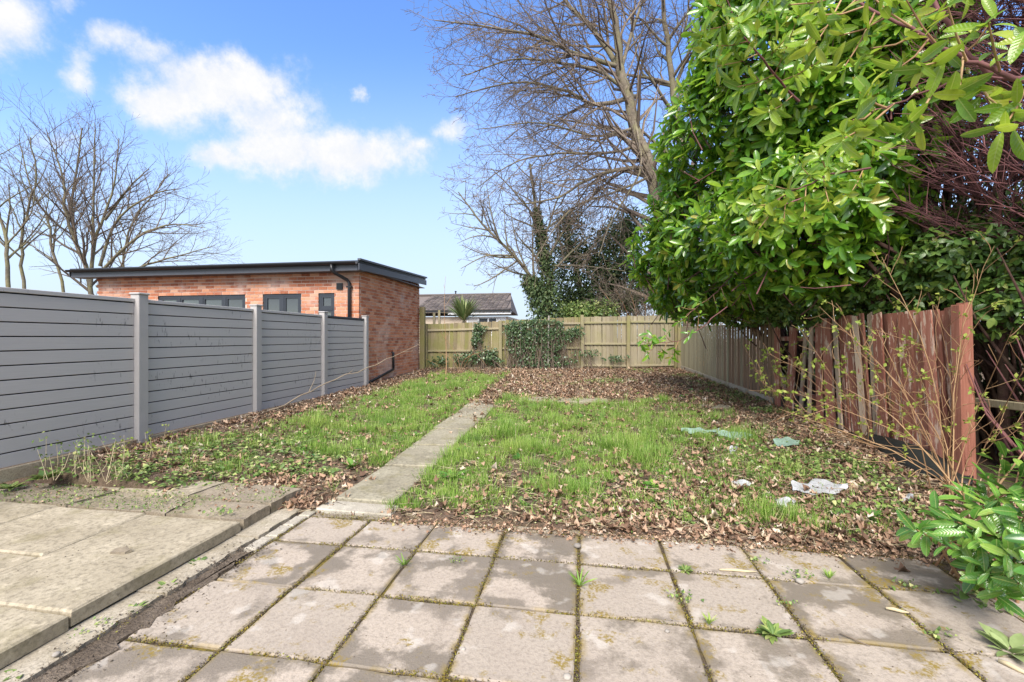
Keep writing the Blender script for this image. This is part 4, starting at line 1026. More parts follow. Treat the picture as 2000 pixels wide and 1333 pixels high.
q = D(1140, 640, 18.3); evergreen('garden_shrub', 'mid green shrub just above the back fence right of the ivy clad trunks', V3((q.x, q.y, .3)), [EL(1120, 612, 18.3, .9, .6, .5), EL(1165, 610, 18.4, .8, .6, .55)], 5000, .11, M_ivyg, 33, False)
# brown twiggy shrub behind the corner
q = D(1370, 650, 17.5); bb = V3((q.x, q.y, .4))
tree('bare_shrub', 'bare brown twiggy shrub behind the corner where the two fences meet', bb, [([bb, D(1370+dx_, 600-abs(dx_)*.1, 17.5)+V3((0, 0, 0))], .03, .01, 1) for dx_ in (-60, -40, -20, 0, 20, 40, 60, 85)],
     dict(HB, dens=[6, 6, 6, 6, 6], maxlvl=4, maxlen=1.2, rmin=.007), 21, None, M_tan, 'shrub')
q = D(1260, 650, 18.8); bb = V3((q.x, q.y, .4))
tree('bare_shrub', 'wide bare shrub of pale twigs above the right half of the back fence', bb, [([bb, D(1260+dx_*.6, 610, 18.6), D(1260+dx_, 575-abs(dx_)*.15, 18.4)], .04, .01, 1) for dx_ in (-90, -60, -30, 0, 30, 60)],
     dict(HB, dens=[4, 4, 5, 6, 6], maxlvl=4, maxlen=1.6, rmin=.007), 22, None, M_tan, 'shrub')

# ------------------------------------------------------------------ cordyline beyond the fence
q = D(906, 640, 19); cy = thing('cordyline', 'spiky green palm-like plant peeping over the back fence in front of the bungalow', 'plant', (q.x, q.y, .2))
c = D(906, 628, 19); MB().tube([(q.x, q.y, .2), tuple(c)], [.12, .09], 8).obj('trunk', M_bark, cy)
gg = np.random.default_rng(5); n = 150; d = rand_dirs(n, 2.0, gg); d[:, 2] = np.abs(d[:, 2])*1.2+.1; d = nrm(d)
bl = leaf_t(.07, .01, .22, (0, .3, .6, 1), (0, 1, .8, 0)); Zc = nrm(np.cross(np.cross(d, [0, 0, 1.]), d)+1e-4)
V, T = inst(bl[0], bl[1], np.tile(np.array(c), (n, 1)), d, Zc, .95+.35*gg.random(n)); npobj('blades', V, T, M_yucca, cy, True)['kind'] = 'stuff'

# ================================================================== the laurel hedge
hd = D(1620, 640, 7.5)
hedge = thing('laurel_hedge', 'huge overhanging laurel hedge with glossy bright green leaves above the right fence', 'hedge', (4.5, 8.2, .1))
EH = [EL(1500, 455, 8.6, 2.1, 2.0, 1.45), EL(1430, 500, 9.5, 1.9, 1.8, 1.2), EL(1560, 270, 7.6, 1.95, 1.8, 1.7), EL(1600, 60, 6.8, 1.7, 1.6, 1.6), EL(1640, -150, 6.8, 1.9, 1.8, 1.5),
      EL(1570, 430, 6.4, 1.1, 1.0, 1.0), EL(1400, 560, 10.5, 1.5, 1.6, .8), EL(1680, 230, 6.6, 1.4, 1.4, 1.5), EL(1530, 170, 6.9, 1.2, 1.3, 1.3)]
def keepH(P, N):
    px, py, zc = projn(P); facing = (N*(-P+np.array([0, 0, 1.6]))).sum(1)/np.linalg.norm(P-np.array([0, 0, 1.6]), axis=1)
    return (facing > -.35) & (zc > 1.2)
P, N, dp = ell_points(EH, 6400, (0, .45), 51, keepH)
Pl, Xl, Zl, ax = rosettes(P, N, 7, 52, 1.0, 1.0, .25)
gg = np.random.default_rng(53); S = .225*(.45+.75*gg.random(len(Pl)))
pxs, pys, zc = projn(Pl)
ok = gg.random(len(Pl)) < np.where((pxs > 1780), .35, 1.)
Pl, Xl, Zl, S = Pl[ok], Xl[ok], Zl[ok], S[ok]
leaf_objects(hedge, 'leaf', Pl, Xl, Zl, S, LAURELS, M_laurel, 290)
# stems and boughs inside it
L = []
rr = random.Random(4)
trunkb = [V3((5.0, 10.5, .1)), V3((5.1, 9.0, .1)), V3((5.2, 7.6, .1)), V3((5.3, 6.4, .1))]
for (c, r) in EH:
    c = V3(c); s0 = min(trunkb, key=lambda t: abs(t.y-c.y))
    for k in range(7):
        e = c+V3((rr.uniform(-1, 1)*r[0], rr.uniform(-1, 1)*r[1], rr.uniform(-.9, 1)*r[2]))*.75
        m1 = s0.lerp(e, .35)+V3((rr.uniform(-.1, .1), rr.uniform(-.2, .2), .5)); m2 = s0.lerp(e, .7)+V3((.2, rr.uniform(-.2, .2), .3))
        L.append((np.array([s0, m1, m2, e]), np.array([.06, .045, .028, .01])))
V, T = tubes(L, 6); npobj('boughs', V, T, M_darkbark, hedge, True)['kind'] = 'stuff'
idx_ = gg.choice(len(P), 2600, replace=False)
A0 = P[idx_]; A1 = A0-nrm(N[idx_]+gg.normal(size=(len(idx_), 3))*.4+np.array([0, 0, .5]))*.7
V, T = tubes([(np.array([A1[k], (A0[k]+A1[k])/2+gg.normal(size=3)*.03, A0[k]]), np.array([.012, .008, .004])) for k in range(len(idx_))], 3)
npobj('stems', V, T, M_purple, hedge)['kind'] = 'stuff'
# darker greenery hanging low over the fence
E2 = [EL(1480, 600, 9.6, .9, 1.0, .45), EL(1560, 590, 8.2, .8, .9, .5), EL(1640, 575, 7.2, .75, .9, .5), EL(1720, 560, 6.5, .7, .8, .5), EL(1800, 550, 5.9, .65, .8, .55), EL(1880, 520, 5.6, .6, .7, .6), EL(1970, 480, 5.2, .6, .7, .7), EL(1780, 470, 6.4, .75, .8, .6), EL(1960, 590, 4.9, .45, .5, .4), EL(1860, 500, 5.3, .5, .5, .45)]
ivyh = thing('shaded_shrub', 'dark shaded evergreen shrub spilling over the top of the red fence beneath the hedge', 'shrub', (4.6, 6.5, .1))
P, N, dp = ell_points(E2, 3400, (0, .45), 61, keepH)
Pl, Xl, Zl, ax = rosettes(P, N, 6, 62, .9, 1.1, .5); S = .095*(.6+.7*gg.random(len(Pl)))
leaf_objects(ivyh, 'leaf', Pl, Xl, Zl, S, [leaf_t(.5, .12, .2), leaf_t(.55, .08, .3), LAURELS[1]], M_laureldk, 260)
L = []
for (c, r) in E2:
    c = V3(c)
    for k in range(9):
        s0 = V3((max(c.x+.5, 4.35)+rr.uniform(-.1, .4), c.y+rr.uniform(-.3, .3), .1)); e = c+V3((rr.uniform(-.6, .6), rr.uniform(-.6, .6), rr.uniform(-.4, .5)))
        L.append((np.array([s0, s0.lerp(e, .4)+V3((.1, 0, .1)), s0.lerp(e, .75), e]), np.array([.03, .022, .014, .006])))
V, T = tubes(L, 5); npobj('stems', V, T, M_darkbark, ivyh, True)['kind'] = 'stuff'

# ------------------------------------------------------------------ conifer with bare purple-brown inside
con = thing('conifer_hedge', 'tall conifer hedge, bare and purple brown inside, at the upper right', 'hedge', (5.1, 5.6, .1))
L0, L1, L2 = [], [], []
for k in range(9):
    bx, by = 4.55+.5*rr.random(), 3.2+k*.55; top = 7.5+rr.random()
    tp = [V3((bx+rr.uniform(-.12, .12)*q, by+rr.uniform(-.12, .12)*q, .05+top*q/5)) for q in range(6)]
    L0.append((np.array(tp), np.linspace(.055, .02, 6)))
    for j in range(120):
        z = rr.uniform(2.5, 7.4); i = min(int((z-.05)/top*5), 4); p = tp[i].lerp(tp[i+1], ((z-.05)/top*5)-i)
        a = rr.uniform(0, 2*math.pi); dr = V3((math.cos(a)-.35, math.sin(a), rr.uniform(.35, 1.1))).normalized(); ln = rr.uniform(.5, 1.25)
        e = p+dr*ln; mdl = p+dr*ln*.5+V3((0, 0, -.06)); L1.append((np.array([p, mdl, e]), np.array([.013, .009, .004])))
        for t in range(12):
            f = rr.uniform(.25, 1.); q0 = p.lerp(e, f); dd = (dr+V3((rr.gauss(0, .55), rr.gauss(0, .55), rr.gauss(.25, .5)))).normalized()
            q1 = q0+dd*rr.uniform(.12, .42); L2.append((np.array([q0, (q0+q1)/2+V3((rr.gauss(0, .012), rr.gauss(0, .012), .01)), q1]), np.array([.005, .004, .0025])))
V, T = tubes(L0, 7); npobj('trunk', V, T, M_darkbark, con, True)
V, T = cat([tubes(L1, 4), tubes(L2, 3)]); npobj('branches', V, T, M_purple, con)['kind'] = 'stuff'
# foliage on its far side, which closes most of the view through it
EC = [((5.9, 3.2+k*.75, 1.6+zz), (.75, .7, .9)) for k in range(7) for zz in (0, 1.2, 2.2)]
P, N, dp = ell_points(EC, 10000, (0, .5), 71)
X = nrm(N*.3+gg.normal(size=P.shape)*.5+np.array([0, 0, 1.])); Z = nrm(N+gg.normal(size=P.shape)*.6); S = .12*(.6+.8*gg.random(len(P)))
V, T = inst(SMALL[0], SMALL[1], P, X, Z, np.stack([S, S*.7, S], 1)); npobj('foliage', V, T, M_ever, con, True)['kind'] = 'stuff'

# ------------------------------------------------------------------ near laurel boughs at the top right
def bough(name, label, P, r0, r1, shoots, seed, size=.125, per=8, m=M_laurelnear, lim=60):
    """P: points of the main stem; shoots: (t, direction px/py/d of the tip)"""
    root = thing(name, label, 'branch', P[0]); P = [V3(p) for p in P]; rr = random.Random(seed); gg = np.random.default_rng(seed)
    n = len(P)*4; pts = []
    for k in range(n):
        t = k/(n-1)*(len(P)-1); i = min(int(t), len(P)-2); pts.append(P[i].lerp(P[i+1], t-i)+V3((rr.gauss(0, 1), rr.gauss(0, 1), rr.gauss(0, 1)))*.006)
    V, T = tubes([(np.array(pts), np.linspace(r0, r1, n))], 7); npobj('stem', V, T, M_purple, root, True)
    tips, axs, L = [], [], []
    for (t, e) in shoots:
        q = pts[int(t*(n-1))]; e = V3(e); mdl = q.lerp(e, .5)+V3((0, 0, -.02)); L.append((np.array([q, mdl, e]), np.array([.006, .005, .0035])))
        tips.append(e); axs.append((e-mdl).normalized())
        if (e-q).length > .25: tips.append(mdl); axs.append((e-q).normalized())
    V, T = tubes(L, 5); npobj('shoots', V, T, M_tan, root, True)['kind'] = 'stuff'
    Tn = np.array([tuple(a) for a in tips]); An = np.array([tuple(a) for a in axs])
    Pl, Xl, Zl, ax = rosettes(Tn, An, per, seed, 2.4, .95, .22, .1)
    S = size*(.6+.6*gg.random(len(Pl))); leaf_objects(root, 'leaf', Pl, Xl, Zl, S, LAURELS, m, 300)
    return root
bough('laurel_bough', 'thick laurel bough with large bright leaves reaching in from the top right', [D(2120, 190, 1.9), D(1960, 150, 2.1), D(1870, 110, 2.25), D(1780, 60, 2.4), D(1680, 10, 2.6), D(1600, -60, 2.8)], .013, .006,
      [(.1, D(2010, 60, 1.8)), (.15, D(1960, 250, 1.9)), (.25, D(1930, 40, 2.0)), (.35, D(1850, 10, 2.1)), (.4, D(1870, 200, 2.1)), (.45, D(1800, 130, 2.1)), (.5, D(1770, 0, 2.3)), (.55, D(1760, 130, 2.3)),
       (.6, D(1700, 95, 2.4)), (.65, D(1690, -20, 2.4)), (.7, D(1640, 70, 2.5)), (.8, D(1600, 30, 2.6)), (.85, D(1560, 90, 2.7)), (.9, D(1540, 10, 2.7)), (.97, D(1500, -10, 2.8)), (.75, D(1650, 130, 2.5)), (.9, D(1590, 90, 2.6))], 81, .14, 5)
bough('laurel_bough', 'thin laurel spray with one cluster of bright leaves hanging across the hedge', [D(2100, 150, 2.2), D(1930, 152, 2.2), D(1850, 165, 2.2), D(1780, 190, 2.2), D(1700, 222, 2.2)], .007, .004,
      [(.99, D(1665, 235, 2.2)), (.9, D(1690, 180, 2.2)), (.85, D(1650, 270, 2.15)), (.35, D(1960, 215, 2.0)), (.6, D(1780, 240, 2.2))], 82, .14, 8)
bough('laurel_bough', 'stout dark stem forking up to the top edge at the upper right', [D(2080, 175, 2.6), D(1935, 145, 2.6), D(1880, 95, 2.6), D(1840, 30, 2.6), D(1800, -50, 2.7)], .017, .011,
      [(.5, D(1930, 50, 2.5)), (.8, D(1780, 30, 2.5)), (.9, D(1880, -10, 2.5))], 83, .11, 6)
bough('laurel_bough', 'laurel branch with large shining leaves along the top left corner of the hedge', [D(1560, 200, 4.4), D(1500, 130, 4.2), D(1450, 70, 4.1), D(1420, 0, 4.0)], .012, .005,
      [(.1, D(1500, 220, 4.1)), (.2, D(1600, 120, 3.9)), (.3, D(1440, 170, 4.1)), (.4, D(1540, 70, 3.9)), (.5, D(1400, 130, 4.1)), (.55, D(1480, 60, 3.9)), (.6, D(1390, 90, 4.0)), (.7, D(1440, 30, 3.8)), (.8, D(1370, 60, 4.0)), (.85, D(1500, 10, 3.8)), (.95, D(1400, 10, 3.9)), (.3, D(1560, 30, 3.7))], 84, .17, 8)
bough('laurel_bough', 'laurel branch jutting forward in the middle of the hedge with yellowish young leaves', [D(1700, 330, 4.9), D(1620, 340, 4.5), D(1560, 370, 4.3), D(1500, 400, 4.2)], .012, .005,
      [(.2, D(1650, 290, 4.3)), (.35, D(1600, 300, 4.2)), (.4, D(1620, 400, 4.2)), (.5, D(1560, 320, 4.1)), (.6, D(1570, 430, 4.1)), (.7, D(1500, 360, 4.1)), (.8, D(1530, 440, 4.0)), (.95, D(1470, 400, 4.0)), (.9, D(1480, 450, 4.1)), (.1, D(1660, 380, 4.5))], 85, .15, 8)
# ================================================================== neighbour's hedge beyond the right fence
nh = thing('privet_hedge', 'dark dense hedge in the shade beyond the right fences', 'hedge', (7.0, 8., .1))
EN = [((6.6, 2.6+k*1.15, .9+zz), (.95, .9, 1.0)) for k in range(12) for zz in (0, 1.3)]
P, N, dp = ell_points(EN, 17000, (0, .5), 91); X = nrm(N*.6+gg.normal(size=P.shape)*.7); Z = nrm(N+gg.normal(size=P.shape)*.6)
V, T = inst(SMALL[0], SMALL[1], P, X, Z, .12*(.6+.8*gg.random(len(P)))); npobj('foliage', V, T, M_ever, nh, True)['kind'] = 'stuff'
ug = thing('undergrowth_bush', 'shadowy bush with bare purple stems in the gap right of the red end post', 'shrub', (5.2, 5.0, .1))
EU = [((5.2, 4.4, .6), (.8, .6, .7)), ((5.5, 5.4, 1.0), (.8, .8, .9)), ((5.6, 3.4, .5), (.7, .7, .6))]
P, N, dp = ell_points(EU, 2600, (0, .6), 92); X = nrm(N*.6+gg.normal(size=P.shape)*.7); Z = nrm(N+gg.normal(size=P.shape)*.6)
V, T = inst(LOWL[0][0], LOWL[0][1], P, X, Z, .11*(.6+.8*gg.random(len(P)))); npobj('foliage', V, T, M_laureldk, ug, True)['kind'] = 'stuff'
L = []
for k in range(60):
    s0 = V3((rr.uniform(4.5, 5.6), rr.uniform(3.6, 5.6), .1)); e = s0+V3((rr.uniform(-.7, .3), rr.uniform(-.6, .6), rr.uniform(.8, 1.9))); L.append((np.array([s0, s0.lerp(e, .5)+V3((rr.gauss(0, .08), rr.gauss(0, .08), .1)), e]), np.array([.016, .011, .005])))
V, T = tubes(L, 5); npobj('stems', V, T, M_purple, ug)['kind'] = 'stuff'

# ================================================================== ground cover
gg = np.random.default_rng(101)
def inside(x, y):
    fr = np.interp(y, [3.7, 5.4, 9.75, 16.3], [4.2, 4.0, 3.75, 3.3]); return (x > -5.6) & (x < fr) & (y > 3.76) & (y < 15.4+(x+5.5)*.117)
def onpath(x, y): q = (.07+.018*np.clip(y-4, 0, 5))*vnoise(x, y, 4.5, 33)-.01; return (x > -2.37+q) & (x < -1.79-q) & (y < 9.5)
def onslabs(x, y): return (x < -2.8) & (y < 4.1)
def grassd(x, y):
    n = fbm(x, y, 1.3, 20); n2 = vnoise(x, y, 4., 24)
    L = sst(x, -5.0, -4.3)*(1-sst(x, -2.6, -2.38))*sst(y, 4.9, 6.3)*(1-sst(y, 12.6, 14.0+n))
    L = L*(.6+1.0*sst(n, .3, .5)); L = L+.45*sst(x, -5.3, -4.8)*(1-sst(x, -2.6, -2.4))*sst(y, 4.15, 4.5)*(1-sst(y, 5.5, 6.5))*sst(n2, .45, .7)
    L = L+.9*np.exp(-((x+2.48)/.13)**2)*sst(y, 4.5, 5.2)
    Rm = sst(x, -1.83, -1.75)*(1-sst(x, 1.9, 3.0))*sst(y, 3.85, 4.1)*(1-sst(y, 8.4+n*1.6, 9.5+n))
    nearR = (1-sst(y, 4.6+.5*np.clip(x+1, 0, 4)*.8, 5.9+.5*np.clip(x+1, 0, 4)))*sst(x, -1.35, -.7)
    Rg = Rm*(.42+1.1*sst(n, .34, .54))*(1-.5*nearR)
    Rg = np.maximum(Rg, 1.3*(1-sst(x, -1.55, -1.1))*sst(x, -1.83, -1.75)*sst(y, 3.85, 4.0)*(1-sst(y, 7.8, 9.2)))
    far = .35*sst(x, -4, -2)*sst(y, 9.5, 11)*sst(n2, .65, .85)*0.6
    return np.clip(L+Rg+far, 0, 1.3)
def sample(n, x0, x1, y0, y1, near=True):
    y = y0+(y1-y0)*gg.random(n)**(1.5 if near else 1.); x = x0+(x1-x0)*gg.random(n); return x, y
# grass tufts
x, y = sample(30000, -5.6, 4., 3.8, 14.5); d = grassd(x, y); ok = (gg.random(len(x)) < d) & inside(x, y) & ~onpath(x, y) & ~onslabs(x, y); x, y, d = x[ok], y[ok], d[ok]; ok = gg.random(len(x)) < .35+1.3*sst(vnoise(x, y, 5.5, 61), .35, .6); x, y, d = x[ok], y[ok], d[ok]
nb_ = 14; ox = gg.normal(size=(len(x), nb_))*.026; oy = gg.normal(size=(len(x), nb_))*.026; tx = x[:, None]+ox; ty = y[:, None]+oy
hh = (.045+.075*fbm(x, y, 2.2, 40))[:, None]*(.5+.9*gg.random((len(x), nb_)))*(.8+.35*d[:, None]); tx, ty, hh = tx.ravel(), ty.ravel(), hh.ravel()
bn = vnoise(np.repeat(x, nb_), np.repeat(y, nb_), 3.1, 60); hh = hh*np.where(bn > .7, 1.75, np.where(bn < .35, .65, 1.))
dx_ = gg.normal(size=len(tx))*.45+ox.ravel()*24; dy_ = gg.normal(size=len(tx))*.45+oy.ravel()*24; X = nrm(np.stack([dx_, dy_, np.ones_like(dx_)], 1)); Z = nrm(np.stack([dx_, dy_, -.4*np.ones_like(dx_)], 1)+gg.normal(size=(len(tx), 3))*.2)
V, T = inst(GRASS[0], GRASS[1], np.stack([tx, ty, zg(tx, ty)-.004], 1), X, Z, np.stack([hh, np.full(len(hh), .0072)*(.7+.6*gg.random(len(hh))), hh], 1))
props(npobj('grass', V, T, M_grass, None, True), 'patchy bright green grass tufts on both sides of the path', 'grass', kind='stuff')
# longer tufts standing out of the lawn
# dead leaves
def litterd(x, y):
    n = fbm(x, y, 1.6, 70); g_ = grassd(x, y)
    d = (.25+.75*sst(n, .35, .6))*(1-.75*(1-sst(x, -1.45, -1.0))*sst(x, -1.85, -1.7)*(1-sst(y, 7.5, 8.5))); d = d*(1-.72*np.clip(g_, 0, 1))
    d = d+.8*sst(y, 9.3, 10.5)*sst(x, -2.6, -1.4)+.5*(1-sst(y, 4.2, 5.6))*sst(x, -1.0, .6)+.6*sst(x, 1.6, 3.2)+.45*(1-sst(x, -5.3, -4.9))+.6*np.exp(-((x+2.05)/.35)**2)*sst(y, 7.6, 9.)
    return np.clip(d, 0, 1.3)
x, y = sample(82000, -5.6, 4.2, 3.72, 16.4); d = litterd(x, y)
ok = (gg.random(len(x)) < d*.8) & inside(x, y) & ~onslabs(x, y) & ~(onpath(x, y) & (y < 7.6) & (gg.random(len(x)) < .985)); x, y = x[ok], y[ok]
# a few strays on patio and terrace
xs_, ys_ = gg.uniform(.5, 3.3, 260), gg.uniform(2.6, 3.8, 260); k = gg.random(260) < np.clip((xs_-1.3)*.3+(ys_-3.35)*1.1, .0, 1); xs_, ys_ = xs_[k], ys_[k]
xs2, ys2 = gg.uniform(-5.6, -2.85, 420), 3.3+.8*gg.random(420)**.6; k = vnoise(xs2, ys2, 3., 97) > .45; xs2, ys2 = xs2[k], ys2[k]
n0 = len(x)
zz = zg(x, y)+.006+.03*gg.random(n0)**2+.05*np.clip(grassd(x, y), 0, 1)*gg.random(n0)
x = np.concatenate([x, xs_, xs2]); y = np.concatenate([y, ys_, ys2]); zz = np.concatenate([zz, np.full(len(xs_), .008), np.full(len(xs2), .105)])
n = len(x); yaw = gg.random(n)*6.283; til = gg.normal(size=n)*.26; X = np.stack([np.cos(yaw)*np.cos(til), np.sin(yaw)*np.cos(til), np.sin(til)], 1); Z = nrm(np.array([0, 0, 1.])+gg.normal(size=(n, 3))*.26)
S = .016+.072*gg.random(n)**1.7; S = np.where(y > 9, S*1.15, S); S = np.where((x < -2.8) & (y < 4.12), S*.5, S)
parts = []
for ti in range(3):
    q = np.arange(n)[ti::3]; parts.append(inst(OAK[ti][0], OAK[ti][1], np.stack([x, y, zz], 1)[q], X[q], Z[q], np.stack([S[q], S[q]*(.7+.5*gg.random(len(q))), S[q]*(.6+1.3*gg.random(len(q)))], 1)))
V, T = cat(parts); props(npobj('fallen_leaves', V, T, M_litter, None), 'crumpled brown oak leaves strewn over the lawn and soil', 'dead leaves', kind='stuff')
# low weeds, ground ivy and clover
def patch_cover(cents, n, name, label, m, templ, size, hgt=.05, zoff=0., lean=.55):
    c = np.array(cents); k = gg.integers(0, len(c), n); wgt = c[:, 2]**1.2; k = gg.choice(len(c), n, p=wgt/wgt.sum()); r = np.sqrt(gg.random(n))*c[k, 2]*(.6+.8*vnoise(gg.random(n)*9, k*3., 1.)); a = gg.random(n)*6.283
    x = c[k, 0]+r*np.cos(a)*1.25; y = c[k, 1]+r*np.sin(a); ok = inside(x, y) & ~onpath(x, y) & (vnoise(x, y, 5., 80) > .3); x, y = x[ok], y[ok]; nn = len(x)
    X = nrm(np.stack([gg.normal(size=nn), gg.normal(size=nn), .25*gg.normal(size=nn)], 1)); Z = nrm(np.array([0, 0, 1.])+gg.normal(size=(nn, 3))*lean)
    V, T = inst(templ[0], templ[1], np.stack([x, y, zg(x, y)+zoff+hgt*gg.random(nn)], 1), X, Z, size*(.5+.9*gg.random(nn)))
    return props(npobj(name, V, T, m, None, True), label, kind='stuff')
def gp(px, py, r): z = .1; p = at_z(px, py, z); p = at_z(px, py, zgf(p.x, min(max(p.y, 3.8), 17))); return (p.x, p.y, r)
iv = [gp(1560, 905, .35), gp(1640, 900, .35), gp(1520, 930, .3), gp(1700, 930, .3), gp(1760, 960, .3), gp(1790, 1000, .25), gp(1480, 890, .3), gp(1600, 930, .3), gp(1570, 870, .3), gp(1850, 1060, .25),
      gp(1420, 760, .6), gp(1380, 740, .6), gp(1350, 730, .5), gp(1460, 775, .5), gp(1500, 800, .4), gp(1540, 800, .35), gp(1180, 735, .5), gp(1260, 722, .5), gp(900, 735, .4), gp(1640, 1000, .2), gp(1500, 985, .2)]
patch_cover(iv, 9500, 'ground_ivy', 'low green ground ivy below the right fence and by the hedge foot', M_ivyg, IVYL, .048, .07)['category'] = 'ground ivy'
lf = [gp(200, 925, .5), gp(330, 915, .5), gp(420, 900, .5), gp(480, 930, .35), gp(300, 940, .3), gp(120, 940, .25), gp(520, 890, .5), gp(400, 870, .5), gp(560, 860, .5), gp(600, 900, .3), gp(440, 850, .4), gp(640, 930, .15), gp(560, 930, .3), gp(660, 900, .25), gp(700, 880, .2)]
patch_cover(lf, 4600, 'low_weeds', 'mixed low weeds and creeping ivy over the bed by the grey fence', M_ivyg, SMALL, .05, .07)['category'] = 'weeds'
rw = [gp(1100, 990, .35), gp(1000, 970, .3), gp(1250, 1000, .35), gp(1350, 960, .4), gp(1200, 950, .4), gp(1400, 900, .4), gp(1300, 900, .4), gp(1420, 1010, .3), gp(1500, 1030, .25), gp(1080, 930, .3), gp(1330, 1030, .2), gp(930, 1000, .2), gp(1550, 1010, .25), gp(1650, 1040, .2)]
patch_cover(rw+[gp(px_, py_, .35) for px_, py_ in ((950, 900), (1050, 880), (1150, 870), (1250, 850), (1000, 830), (1400, 850), (1500, 840), (1130, 1000), (860, 800), (760, 830), (640, 860), (1300, 800))], 6500, 'clover', 'small clover and creeping weeds among the dead leaves', M_ivyg, SMALL, .034, .05)['category'] = 'clover'
x, y = gg.uniform(-5.2, 3.4, 420), 4.1+9.5*gg.random(420)**1.5; k = inside(x, y) & ~onpath(x, y) & ~onslabs(x, y) & (vnoise(x, y, 1.7, 88) > .5); x, y = x[k][:170], y[k][:170]
m_ = len(x); a = gg.random((m_, 9))*6.283; up = gg.uniform(.1, .8, (m_, 9)); X = nrm(np.stack([np.cos(a), np.sin(a), up], -1)).reshape(-1, 3); Z = nrm(np.array([0, 0, 1.])-X*X[:, 2:3]+gg.normal(size=X.shape)*.15); P_ = np.repeat(np.stack([x, y, zg(x, y)+.012], 1), 9, 0)
BLW = leaf_t(.42, .12, .2, (0, .3, .6, .85, 1.), (0, .6, 1., .75, 0)); V, T = inst(BLW[0], BLW[1], P_, X, Z, np.repeat(.05+.07*gg.random(m_)**1.5, 9)*(.6+.6*gg.random(m_*9)))
props(npobj('broadleaf_weeds', V, T, M_bush, None, True), 'flat rosettes of broad leaved weeds dotted through the rough lawn', 'weeds', kind='stuff')
# twigs and straw on the ground
x, y = sample(9000, -5.5, 4.0, 3.75, 15.5); ok = inside(x, y) & ~onpath(x, y) & ~onslabs(x, y); x, y = x[ok], y[ok]; L = []
for a_, b_ in zip(x, y):
    l = rr.uniform(.04, .28); t = rr.uniform(0, 6.28); z0 = zgf(a_, b_)+.02; c_ = V3((a_, b_, z0)); e_ = c_+V3((math.cos(t)*l, math.sin(t)*l, rr.uniform(-.01, .04))); L.append((np.array([c_, c_.lerp(e_, .5)+V3((0, 0, .01)), e_]), np.array([.0025, .0022, .0012])))
V, T = tubes(L[::2], 3); props(npobj('ground_twigs', V, T, M_twig), 'thin fallen twigs scattered on the soil', 'twigs', kind='stuff')
V, T = tubes(L[1::2], 3); props(npobj('dry_grass', V, T, M_straw), 'bleached dry grass stalks lying through the lawn', 'dry grass', kind='stuff')
# moss and seedlings in the patio joints
seg = [('v', c) for c in cols]+[('h', r_) for r_ in rows[:-1]]
mx, my = [], []
for kind_, c in seg:
    n = 4200 if kind_ == 'h' else 2400
    t = gg.random(n)
    if kind_ == 'v': a_, b_ = c+gg.normal(size=n)*.013, .9+t*2.75
    else: a_, b_ = -2.4+t*5.4, c+gg.normal(size=n)*.014
    k = vnoise(a_, b_, 2.6, 90+int(c*3)) > .42; mx.append(a_[k]); my.append(b_[k])
n = 5200; a_ = gg.uniform(-2.4, 1.7, n); b_ = 3.70+gg.normal(size=n)*.03; mx.append(a_); my.append(b_)
n = 1100; a_ = gg.uniform(-2.62, -2.42, n); b_ = gg.uniform(1., 3.9, n); k = vnoise(a_, b_, 5, 91) > .6; mx.append(a_[k]); my.append(b_[k])
mx, my = np.concatenate(mx), np.concatenate(my); n = len(mx); X = nrm(np.stack([gg.normal(size=n), gg.normal(size=n), .5*np.abs(gg.normal(size=n))], 1)); Z = nrm(np.array([0, 0, 1.])+gg.normal(size=(n, 3))*.6)
q = gg.random(n) < .5
V, T = inst(SMALL[0], SMALL[1], np.stack([mx, my, -.010+.012*gg.random(n)], 1)[q], X[q], Z[q], (.006+.010*gg.random(n))[q]); props(npobj('joint_moss', V, T, leafmat('moss', [(0, (.12, .09, .02)), (.5, (.24, .18, .035)), (1, (.26, .28, .06))], .9, .1, 0), None), 'olive and orange moss growing in the patio joints', 'moss', kind='stuff')
q = ~q
V, T = inst(OAK[0][0], OAK[0][1], np.stack([mx, my, -.008+.012*gg.random(n)], 1)[q], X[q], Z[q], (.004+.010*gg.random(n)**2)[q]); props(npobj('joint_debris', V, T, M_mud, None), 'crumbs of dead leaf caught in the patio joints', 'debris', kind='stuff')
n = 3800; a_ = gg.uniform(-5.6, -2.82, n); b_ = 3.30+.82*gg.random(n); k = (vnoise(a_, b_, 3.3, 95) > .5) | (np.abs(b_-3.31-.02*np.sin(a_*9)) < .02) | (np.abs(b_-3.69+.03*np.sin(a_*5)) < .035); a_, b_ = a_[k], b_[k]; n = len(a_)
V, T = inst(SMALL[0], SMALL[1], np.stack([a_, b_, .094+.012*gg.random(n)], 1), nrm(gg.normal(size=(n, 3))+np.array([0, 0, .4])), nrm(np.array([0, 0, 1.])+gg.normal(size=(n, 3))*.6), .010+.022*gg.random(n)**2); props(npobj('terrace_weeds', V, T, M_ivyg, None), 'tiny weeds and moss growing over the broken rear strip of the terrace', 'weeds', kind='stuff')
n = 2400; b_ = gg.uniform(.9, 3.1, n); a_ = -2.48+.10*gg.normal(size=n)
V, T = inst(OAK[1][0], OAK[1][1], np.stack([a_, b_, .004+.004*gg.random(n)], 1), rand_dirs(n, 0, gg)*np.array([1, 1, .3]), nrm(np.array([0, 0, 1.])+gg.normal(size=(n, 3))*.4), .005+.016*gg.random(n)**3)
props(npobj('gutter_debris', V, T, M_mud, None), 'crumbs of soil and leaf lying in the muddy gutter', 'debris', kind='stuff')
n = 2600; a_ = gg.uniform(-1.75, 3.05, n); b_ = 3.66+.055*gg.normal(size=n)-.05*np.clip(vnoise(a_, a_*0, 3., 98)-.4, 0, 1)
